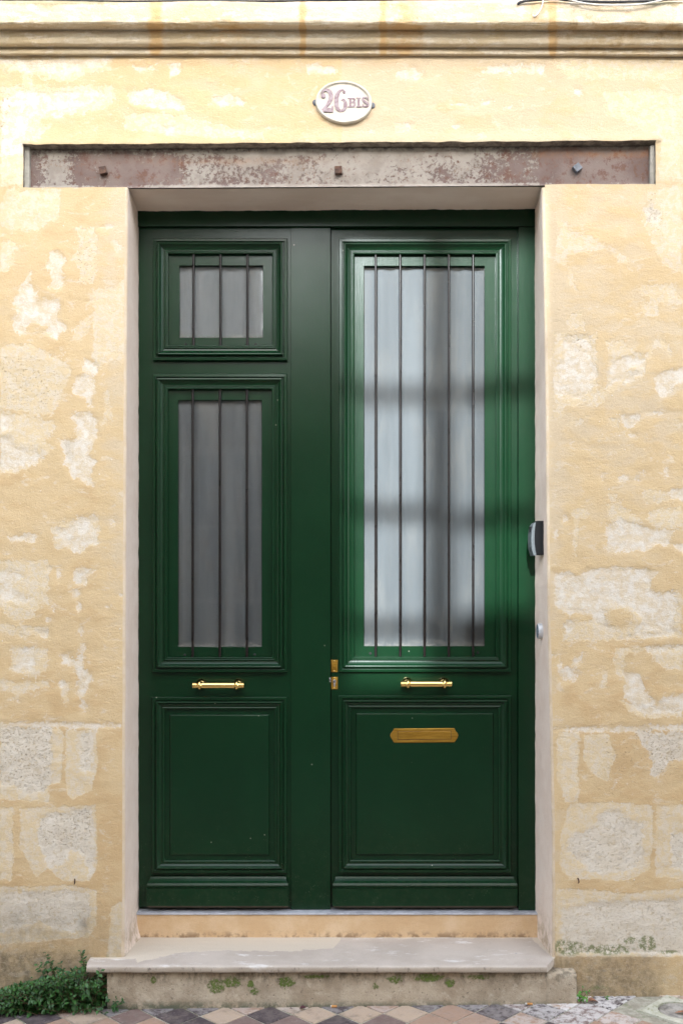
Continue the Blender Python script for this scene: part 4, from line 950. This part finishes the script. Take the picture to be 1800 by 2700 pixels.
gl('digit_two', [[(362,352,14),(385,302,34),(440,280,48),(510,310,76),(542,385,86),(528,470,80),(478,560,62),(415,635,50),(362,690,44)]], [[(342,712),(582,712),(584,592),(556,596),(548,628),(400,640),(345,676)]], [(392,395,46)])
gl('digit_six', [[(806,292,16),(768,272,28),(712,300,50),(662,380,82),(646,480,90),(652,585,84),(690,662,58),(742,688,44),(800,655,58),(822,580,78),(812,510,62),(778,468,38),(742,492,16)]], [], [(800,322,30)])
gl('letter_b', [[(935,447,24),(985,450,34),(1000,482,42),(980,514,30),(938,518,18)],[(938,522,18),(995,530,34),(1008,565,44),(985,598,34),(938,603,22)]], [[(898,612),(942,612),(942,438),(898,438)],[(872,618),(945,618),(945,600),(872,600)],[(870,452),(945,452),(945,434),(870,434)]])
gl('letter_i', [], [[(1062,606),(1108,606),(1108,440),(1062,440)],[(1040,620),(1132,620),(1132,600),(1040,600)],[(1036,446),(1132,446),(1132,428),(1036,428)]])
gl('letter_s', [[(1262,462,16),(1232,426,22),(1186,430,32),(1164,465,42),(1196,506,46),(1250,536,46),(1268,572,38),(1230,602,24),(1186,596,20),(1164,566,14)]], [[(1258,480),(1272,480),(1272,418),(1258,424)],[(1152,610),(1166,604),(1166,548),(1152,548)]])

# ------------------------------------------------------------------ cables on the cornice
def cable(name, ptsx, r, mat, label):
    P = []
    for i in range(len(ptsx)-1):
        p0, p1, p2, p3 = [Vector(ptsx[max(0, min(len(ptsx)-1, j))]) for j in (i-1, i, i+1, i+2)]
        for k in range(8):
            t = k/8; P.append(.5*((2*p1)+(-p0+p2)*t+(2*p0-5*p1+4*p2-p3)*t*t+(-p0+3*p1-3*p2+p3)*t**3))
    P.append(Vector(ptsx[-1])); m = MB(); m.tube(P, r, 8)
    o = m.build(name, mat); tag(o, label, 'cable'); return o
cp = lambda px, py, p: (WX(px, 3.39-p), -p, WZ(py, 3.39-p))
cable('cable', [cp(-900,2,.075),cp(-300,0,.078),cp(0,-1,.08),cp(180,1,.085),cp(330,3.5,.09),cp(520,2,.085),cp(700,3,.09),cp(900,0,.085),cp(1100,-2,.085),cp(1300,-3,.08)], .0034, M['cabblack'], 'thin dark cable lying along the top of the cornice at the left')
cable('cable', [cp(1363,11,.0955),cp(1374,5,.098),cp(1400,1,.10),cp(1460,-3,.10),cp(1500,1,.10),cp(1560,4,.10),cp(1640,4.5,.10),cp(1730,2,.10),cp(1800,-3,.10),cp(2200,-8,.10)], .0042, M['cabblack'], 'thick black cable running along the cornice top at the right')
cable('cable', [cp(1430,-14,.10),cp(1431,0,.103),cp(1427,18,.104),cp(1419,33,.102),cp(1409,43,.098),cp(1404.5,41,.094),cp(1405,36,.088)], .0024, M['cabwhite'], 'short white cable hanging down and entering a hole in the cornice')
cable('cable', [cp(1440,-18,.10),cp(1490,-4,.104),cp(1530,7,.106),cp(1580,13,.107),cp(1640,14,.107),cp(1690,11,.106),cp(1740,1,.105),cp(1790,-14,.10),cp(2000,-20,.1)], .0027, M['cabwhite'], 'long white cable sagging in a curve across the cornice top')
for i, (px, py, ln) in enumerate([(196,2325,12),(1524,2323,13)]):
    x, z = WX(px, 3.38), WZ(py, 3.38); m = MB(); m.tube([(x-.001,.004,z+.008),(x+.001,-.006,z+.004),(x+.0015,-.009,z-.004),(x-.0005,-.006,z-.009)], [.0022,.0024,.0020,.0012], 8)
    tag(m.build('nail', M['rust']), ['small bent rusty nail in the wall left of the door', 'small rusty nail in the wall right of the door'][i], 'nail')

# ------------------------------------------------------------------ ground
def gz(x): return -.008+.0135*x
m = MB(); g_ = []
for x in np.linspace(-4.5, 4.5, 40):
    for y in (.05, -.6, -1.75): g_.append((x, y, gz(x)-.0035))
m.add(g_, [(i*3, i*3+1, (i+1)*3+1, (i+1)*3) for i in range(39)]+[(i*3+1, i*3+2, (i+1)*3+2, (i+1)*3+1) for i in range(39)])
tag(m.build('pavement_bedding', M['grout']), kind='structure')
DARK = {0:1}
vs, fs, tl, lm = [], [], [], []
pit_ = .1454; ox, oy = -.085, -.113; hd = pit_/2-.0042
row0 = {-1:.2,-2:.8,-3:.18,-4:.42,-5:.8,0:.85,1:.86,2:.78,3:.62,4:.15,5:.12,6:.45,7:.15,8:.6}
row1 = {-1:.42,-2:.40,-3:.15,-4:.6,0:.2,1:.35,2:.62,3:.60,4:.62,5:.40,6:.66,7:.62,8:.5}
rowm = {-1:.85,-2:.6,-3:.2,-4:.2,0:.25,1:.66,2:.2,3:.3,4:.35,5:.75,6:.2,7:.6,8:.7}
for j in range(-24, 4):
    for i in range(-34, 36):
        cx_ = ox+i*pit_+(pit_/2 if j % 2 else 0); cy_ = oy+j*pit_/2
        if cy_ < -1.68 or cy_ > .04: continue
        if abs(cx_-1.068)+abs(cy_+.13) < .165: continue
        t_ = {0:row0, -1:row1, 1:rowm}.get(j, {}).get(i, None)
        if t_ is None: t_ = random.choice([.15,.4,.62,.62,.85,.85,.2])
        t_ += 0; sl = [random.uniform(-.0012, .0012) for _ in range(4)]; h_ = hd+random.uniform(-.0012, .0008); rt = random.uniform(-.02,.02); n = len(vs)
        for s_, dz in ((1.0, -.004), (1.0, -.0012), (.965, 0)):
            for k in range(4):
                an = rt+PI/2*k; x = cx_+h_*s_*math.cos(an); y = cy_+h_*s_*math.sin(an)
                vs.append((x, y, gz(x)+sl[k]*.6+dz)); tl.append(t_); lm.append(math.exp(-((cx_-.75)/.22)**2)*(cy_ > -.2)+.35*(cy_ > -.08))
        for r_ in (0, 1): fs += [(n+r_*4+k, n+r_*4+(k+1)%4, n+r_*4+4+(k+1)%4, n+r_*4+4+k) for k in range(4)]
        fs.append((n+8, n+9, n+10, n+11))
m = MB(); m.add(vs, fs); tag(m.build('pavement', M['tiles'], attrs=dict(tile=tl, lime=lm)), kind='structure')
m = MB(); m.box(-30, 30, -1.90, -1.75, -.30, .0); tag(m.build('kerb', M['conc'], bevel=.008), kind='structure')
m = MB(); m.box(-200, 200, -300, -1.905, -.4, -.13); tag(m.build('road', M['asphalt']), kind='structure')
m = MB(); m.box(-200, -4.5, -1.749, 200, -.4, -.02); m.box(4.5, 200, -1.749, 200, -.4, -.02); m.box(-4.5, 4.5, .4, 200, -.4, -.02); tag(m.build('ground', M['asphalt']), kind='structure')
# small access cover set diagonally in the paving
cov = thing('access_cover', (1.068, -.13, gz(1.07)), 'square mossy concrete access cover with round lid, set diagonally in the paving', 'cover')
cz_ = gz(1.07); m = MB(); c0 = (1.068, -.13); N2 = 48
outer = [(c0[0]+.125*math.cos(PI/2*k), c0[1]+.125*math.sin(PI/2*k)) for k in range(4)]
ring = [(c0[0]+.066*math.cos(2*PI*k/N2), c0[1]+.066*math.sin(2*PI*k/N2)) for k in range(N2)]
ov = []
for k in range(N2):
    a_ = 2*PI*k/N2; r_ = .125/(abs(math.cos(a_))+abs(math.sin(a_))); ov.append((c0[0]+r_*math.cos(a_), c0[1]+r_*math.sin(a_)))
vs = [(x,y,cz_-.02) for x,y in ov]+[(x,y,cz_+.003) for x,y in ov]+[(x,y,cz_+.004) for x,y in ring]+[(x,y,cz_-.004) for x,y in ring]
m.add(vs, [(r_*N2+k, r_*N2+(k+1)%N2, (r_+1)*N2+(k+1)%N2, (r_+1)*N2+k) for r_ in range(3) for k in range(N2)]); m.build('surround', M['conc'], cov)
m = MB(); m.lathe([(-.01,.062),(.0,.0625),(.002,.060),(.002,.050),(.0005,.048),(.0005,.044),(.0025,.042),(.0030,.034),(.0012,.032),(.0012,.0)], (c0[0], c0[1], cz_-.0005), (0,0,1), 48); m.build('lid', mat_simple('pale_iron_lid', (.30,.28,.25), .7, .1, bump=.003, bs=90, var=.2), cov)

# ------------------------------------------------------------------ plants and litter
GL1, GL2 = (.012,.045,.009), (.036,.105,.022)
M['leafA'] = mat_leaf('herb_leaf', GL1, GL2); M['leafB'] = mat_leaf('bright_weed_leaf', (.05,.16,.02), (.10,.26,.04))
def leaf(vs, fs, sh, p, dirv, upv, L, W, shade, fold=.25, curl=.25):
    t = Vector(dirv).normalized(); s_ = t.cross(Vector(upv)).normalized(); u = s_.cross(t).normalized(); n = len(vs)
    prof_ = [(0,.06),(.22,.75),(.45,1.0),(.72,.62),(1,.04)]
    for a_, w_ in prof_:
        c = Vector(p)+t*(a_*L)-u*(curl*L*a_*a_)
        vs.append(tuple(c-s_*w_*W+u*fold*w_*W)); vs.append(tuple(c)); vs.append(tuple(c+s_*w_*W+u*fold*w_*W)); sh += [shade]*3
    for i in range(4):
        o = n+i*3; fs += [(o,o+1,o+4,o+3),(o+1,o+2,o+5,o+4)]
def herb(name, loc, stems, label, cat, mat, leafL=(.010,.018), every=.011, seed=1, stem_mat='stem', tops=None):
    rd = random.Random(seed); root = thing(name, loc, label, cat)
    vs, fs, sh = [], [], []; sm = MB()
    for (b, tip, bend) in stems:
        b = Vector(b); tip = Vector(tip); mid = (b+tip)/2+Vector(bend); n = max(3, int((tip-b).length/every)); pts = []
        for i in range(n+1):
            t = i/n; pts.append(b*(1-t)**2+mid*2*t*(1-t)+tip*t*t)
        sm.tube(pts, [.0013*(1-.6*i/n) for i in range(n+1)], 5, caps=False)
        ph = rd.random()*6
        for i in range(1, n+1):
            t = i/n; ax = (pts[i]-pts[i-1]).normalized(); ph += PI/2+rd.uniform(-.3,.3)
            for k in (0, PI):
                a_ = ax.orthogonal().normalized(); bq = ax.cross(a_)
                dv = a_*math.cos(ph+k)+bq*math.sin(ph+k)+ax*rd.uniform(.15,.7)+Vector((0,-.25,.05))
                L = rd.uniform(*leafL)*(1.1-.45*t if i < n else .6)
                leaf(vs, fs, sh, pts[i], dv, (rd.uniform(-.4,.4), -.5+rd.uniform(-.4,.4), 1), L, L*rd.uniform(.25,.34), rd.random(), rd.uniform(.1,.5), rd.uniform(-.1,.5))
    mb = MB(); mb.add(vs, fs, True); mb.build('foliage', mat, root, attrs=dict(shade=sh)); sm.build('stems', M[stem_mat], root)
    return root
rd = random.Random(3); st = []
def tpx(px, py, y): d = 3.39+y; return Vector((WX(px, d), y, WZ(py, d)))
topc = lambda px: np.interp(px, [-120,0,40,60,90,110,140,170,200,240,270,285,300], [2600,2612,2600,2592,2585,2580,2575,2562,2548,2552,2556,2570,2610])
for i in range(250):
    px = rd.uniform(-120, 288); y = -rd.uniform(.0, .13); tp = topc(px)
    py = rd.uniform(tp, 2672) if rd.random() < .75 else tp+rd.uniform(0, 10)
    bxp = px*.55+.45*rd.choice([40, 120, 200, 240, -60]) ; b = Vector((WX(bxp, 3.3), -rd.uniform(.01,.09), gz(-.9)))
    tip = tpx(px, py, y)
    if tip.z < gz(tip.x)+.01: tip.z = gz(tip.x)+rd.uniform(.01,.03)
    v_ = tip-b
    if v_.length > .11: b = tip-v_.normalized()*rd.uniform(.06,.11)
    st.append((b, tip, (rd.uniform(-.02,.02), -rd.uniform(0,.02), rd.uniform(.0,.03))))
for px, py, bxp, byp in [(120,2512,150,2600),(112,2540,140,2610),(128,2520,150,2590),(212,2508,225,2580),(218,2512,232,2580),(85,2580,110,2640),(100,2545,130,2600),(10,2610,40,2650),(160,2540,170,2600),(265,2560,250,2610),(282,2575,262,2640)]:
    st.append((tpx(bxp, byp, -.03), tpx(px, py, -.04), (rd.uniform(-.01,.01), -.01, .01)))
herb('wall_herb', (-.95,-.05,gz(-.95)), st, 'dense dark green leafy herb growing at the foot of the wall left of the step', 'plant', M['leafA'], (.010,.027), .0125, 5)
herb('weed', (-.73,-.075,gz(-.73)), [((-.735,-.07,gz(-.73)),(-.722,-.085,.030),(0,0,0)),((-.735,-.07,gz(-.73)),(-.70,-.088,.022),(0,0,.01)),((-.738,-.07,gz(-.73)),(-.725,-.098,.005),(0,0,.01))], 'small green seedling at the left foot of the step base', 'plant', M['leafA'], (.014,.020), .014, 9)
herb('weed', (.775,-.05,gz(.775)), [((.775,-.045,gz(.77)),(.782,-.05,.050),(0,0,0)),((.775,-.045,gz(.77)),(.800,-.055,.040),(0,0,.01)),((.772,-.045,gz(.77)),(.768,-.060,.034),(0,0,0)),((.775,-.045,gz(.77)),(.790,-.065,.020),(0,0,.006))], 'small bright green weed in the corner at the right end of the step base', 'plant', M['leafB'], (.013,.019), .013, 12)
herb('weed', (.86,-.035,gz(.86)), [((.86,-.03,gz(.86)),(.868,-.035,.016),(0,0,0))], 'tiny green sprout at the wall base right of the dry leaf', 'plant', M['leafB'], (.007,.010), .010, 14)
M['dryleaf'] = mat_simple('dry_leaf', (.24,.11,.06), .7, bs=80, var=.25)
def dry(loc, ang, L, W, label, mat='dryleaf', curl=.3, fold=.5):
    vs, fs, sh = [], [], []; leaf(vs, fs, sh, loc, (math.cos(ang), math.sin(ang), .05), (0,0,1), L, W, .5, fold, curl)
    m = MB(); m.add(vs, fs, True); tag(m.build('dry_leaf', M[mat]), label, 'leaf')
dry((.795,-.060,gz(.8)+.006), .15, .036, .013, 'reddish brown dry leaf beside the green weed at the step corner', curl=.15, fold=.7)
dry((1.045,-.155,cz_+.006), .05, .075, .008, 'long narrow brown leaf lying on the access cover', curl=.05)
M['purple'] = mat_simple('dark_red_leaf', (.07,.02,.025), .5)
dry((-.135,-.078,gz(-.12)+.003), .1, .024, .010, 'dark red curled leaf on the tiles left of the cigarette butt', 'purple', curl=-.1, fold=.6)
dry((-.166,-.075,gz(-.16)+.003), .2, .009, .004, 'tiny dark leaf scrap left of the curled red leaf', 'purple')
def butt(x, y, ang, label, wf):
    e = thing('cigarette_butt', (x, y, gz(x)), label, 'cigarette', 'cigarette butts on the paving'); z = gz(x)+.0045
    c, s_ = math.cos(ang), math.sin(ang); m = MB(); m.tube([(x,y,z),(x+.017*c,y+.017*s_,z)], .0038, 12); m.build('filter', mat_simple('orange_filter', (.55,.26,.08), .8), e)
    m = MB(); m.tube([(x-wf*c,y-wf*s_,z),(x-.0003*c,y-.0003*s_,z)], [.0034,.0038], 12); m.build('paper_end', M['cabwhite'], e)
butt(-.032, -.0655, .03, 'flattened orange cigarette butt on the tiles against the middle of the step', .003)
butt(.598, -.0665, -.05, 'orange and white cigarette butt on the tiles near the right end of the step', .006)
for i, (px, py, L) in enumerate([(911,2609,.008),(1600,2685,.016)]):
    pass

# ------------------------------------------------------------------ across the street: an added unseen front, its opening shapes the sun on the door
opp = thing('opposite_sun_mask', (0,-6.2,0), 'added unseen cream front across the street, its opening shapes the sun patch on the door', 'sun mask')
OY = -6.2
def hit(px, py, y=YR):       # where the sun ray through a door point crosses the opposite front
    d = 3.39+y; p = Vector((WX(px, d), y, WZ(py, d))); t = (OY-p.y)/SDIR.y; q = p+SDIR*t; return q.x, q.z
ax0, az1 = hit(893, 560); ax1, az0 = hit(1407, 1800)
m = MB(); m.plate(-14, 14, -.13, 6.00, [(ax0, ax1, az0, az1), (-3.4,-2.4,.9,2.6), (-5.9,-4.9,.9,2.6), (-3.4,-2.4,3.6,5.1), (2.6,3.6,.9,2.6), (2.6,3.6,3.6,5.1), (-1.6,-.6,.5,2.7)], OY, OY-.30)
m.build('front_wall', mat_simple('opposite_plaster', (.62,.56,.46), .95, bump=.004, bs=30), opp)
ms_ = mat_simple('grey_blue_shutter', (.10,.12,.13), .6)
for (a_, b_, c_, d_) in [(-3.4,-2.4,.9,2.6),(-5.9,-4.9,.9,2.6),(-3.4,-2.4,3.6,5.1),(2.6,3.6,.9,2.6),(2.6,3.6,3.6,5.1),(-1.6,-.6,.5,2.7)]:
    m = MB(); m.box(a_-.01, b_+.01, OY-.16, OY-.12, c_-.01, d_+.01); m.build('shutter', ms_, opp)
m = MB(); m.box(-14, ax0*0-1.62, OY, OY+.03, -.13, 3.05); m.box(-.58, 14, OY, OY+.03, -.13, 3.05); m.box(-1.62, -.58, OY, OY+.03, -.13, .48); m.box(-1.62, -.58, OY, OY+.03, 2.72, 3.05)
m.build('reflection_dark_storey', mat_simple('reflection_dark_brown', (.16,.135,.105), .9, bump=.004, bs=30), opp)  # added dark lower storey, keeps reflections on the lower door dark
m = MB()
for q in ((-1.60,-1.54,.5,2.7),(-.66,-.60,.5,2.7),(-1.14,-1.06,.5,2.7),(-1.54,-.66,1.18,1.22),(-1.54,-.66,1.90,1.94),(-1.54,-.66,2.64,2.70)): m.box(q[0], q[1], OY-.11, OY-.08, q[2], q[3])
m.build('window_bars', mat_simple('white_window_frame', (.6,.6,.58), .5), opp)
m = MB()
def bar_px(x0, y0, x1, y1):
    a_, b_ = hit(x0, y0); c_, d_ = hit(x1, y1); m.box(min(a_,c_), max(a_,c_), OY-.20, OY-.15, min(b_,d_), max(b_,d_))
bar_px(1116, 560, 1168, 1800)                         # meeting stiles; these bars are added to cut up the sun patch
bar_px(893, 960, 1128, 990); bar_px(893, 1272, 1128, 1300); bar_px(893, 1580, 1128, 1606)
bar_px(1180, 952, 1412, 990); bar_px(1180, 1292, 1412, 1324); bar_px(1180, 1560, 1412, 1800)  # last box added to block the sun low on the right
m.build('sun_shaping_bars', mat_simple('white_sun_bars', (.6,.6,.58), .5), opp)
g0 = NT('sun_dimming_glass'); tr = g0.t.nodes.new('ShaderNodeBsdfTransparent'); tr.inputs[0].default_value = (.62,.70,.76,1)
g0.t.links.new(tr.outputs[0], g0.t.nodes['Material Output'].inputs[0])
m = MB(); m.add([(ax0,OY-.18,az0),(ax1,OY-.18,az0),(ax1,OY-.18,az1),(ax0,OY-.18,az1)], [(0,1,2,3)]); m.build('window_glass', g0.m, opp)  # added tinted pane, weakens the sun passing through the opening
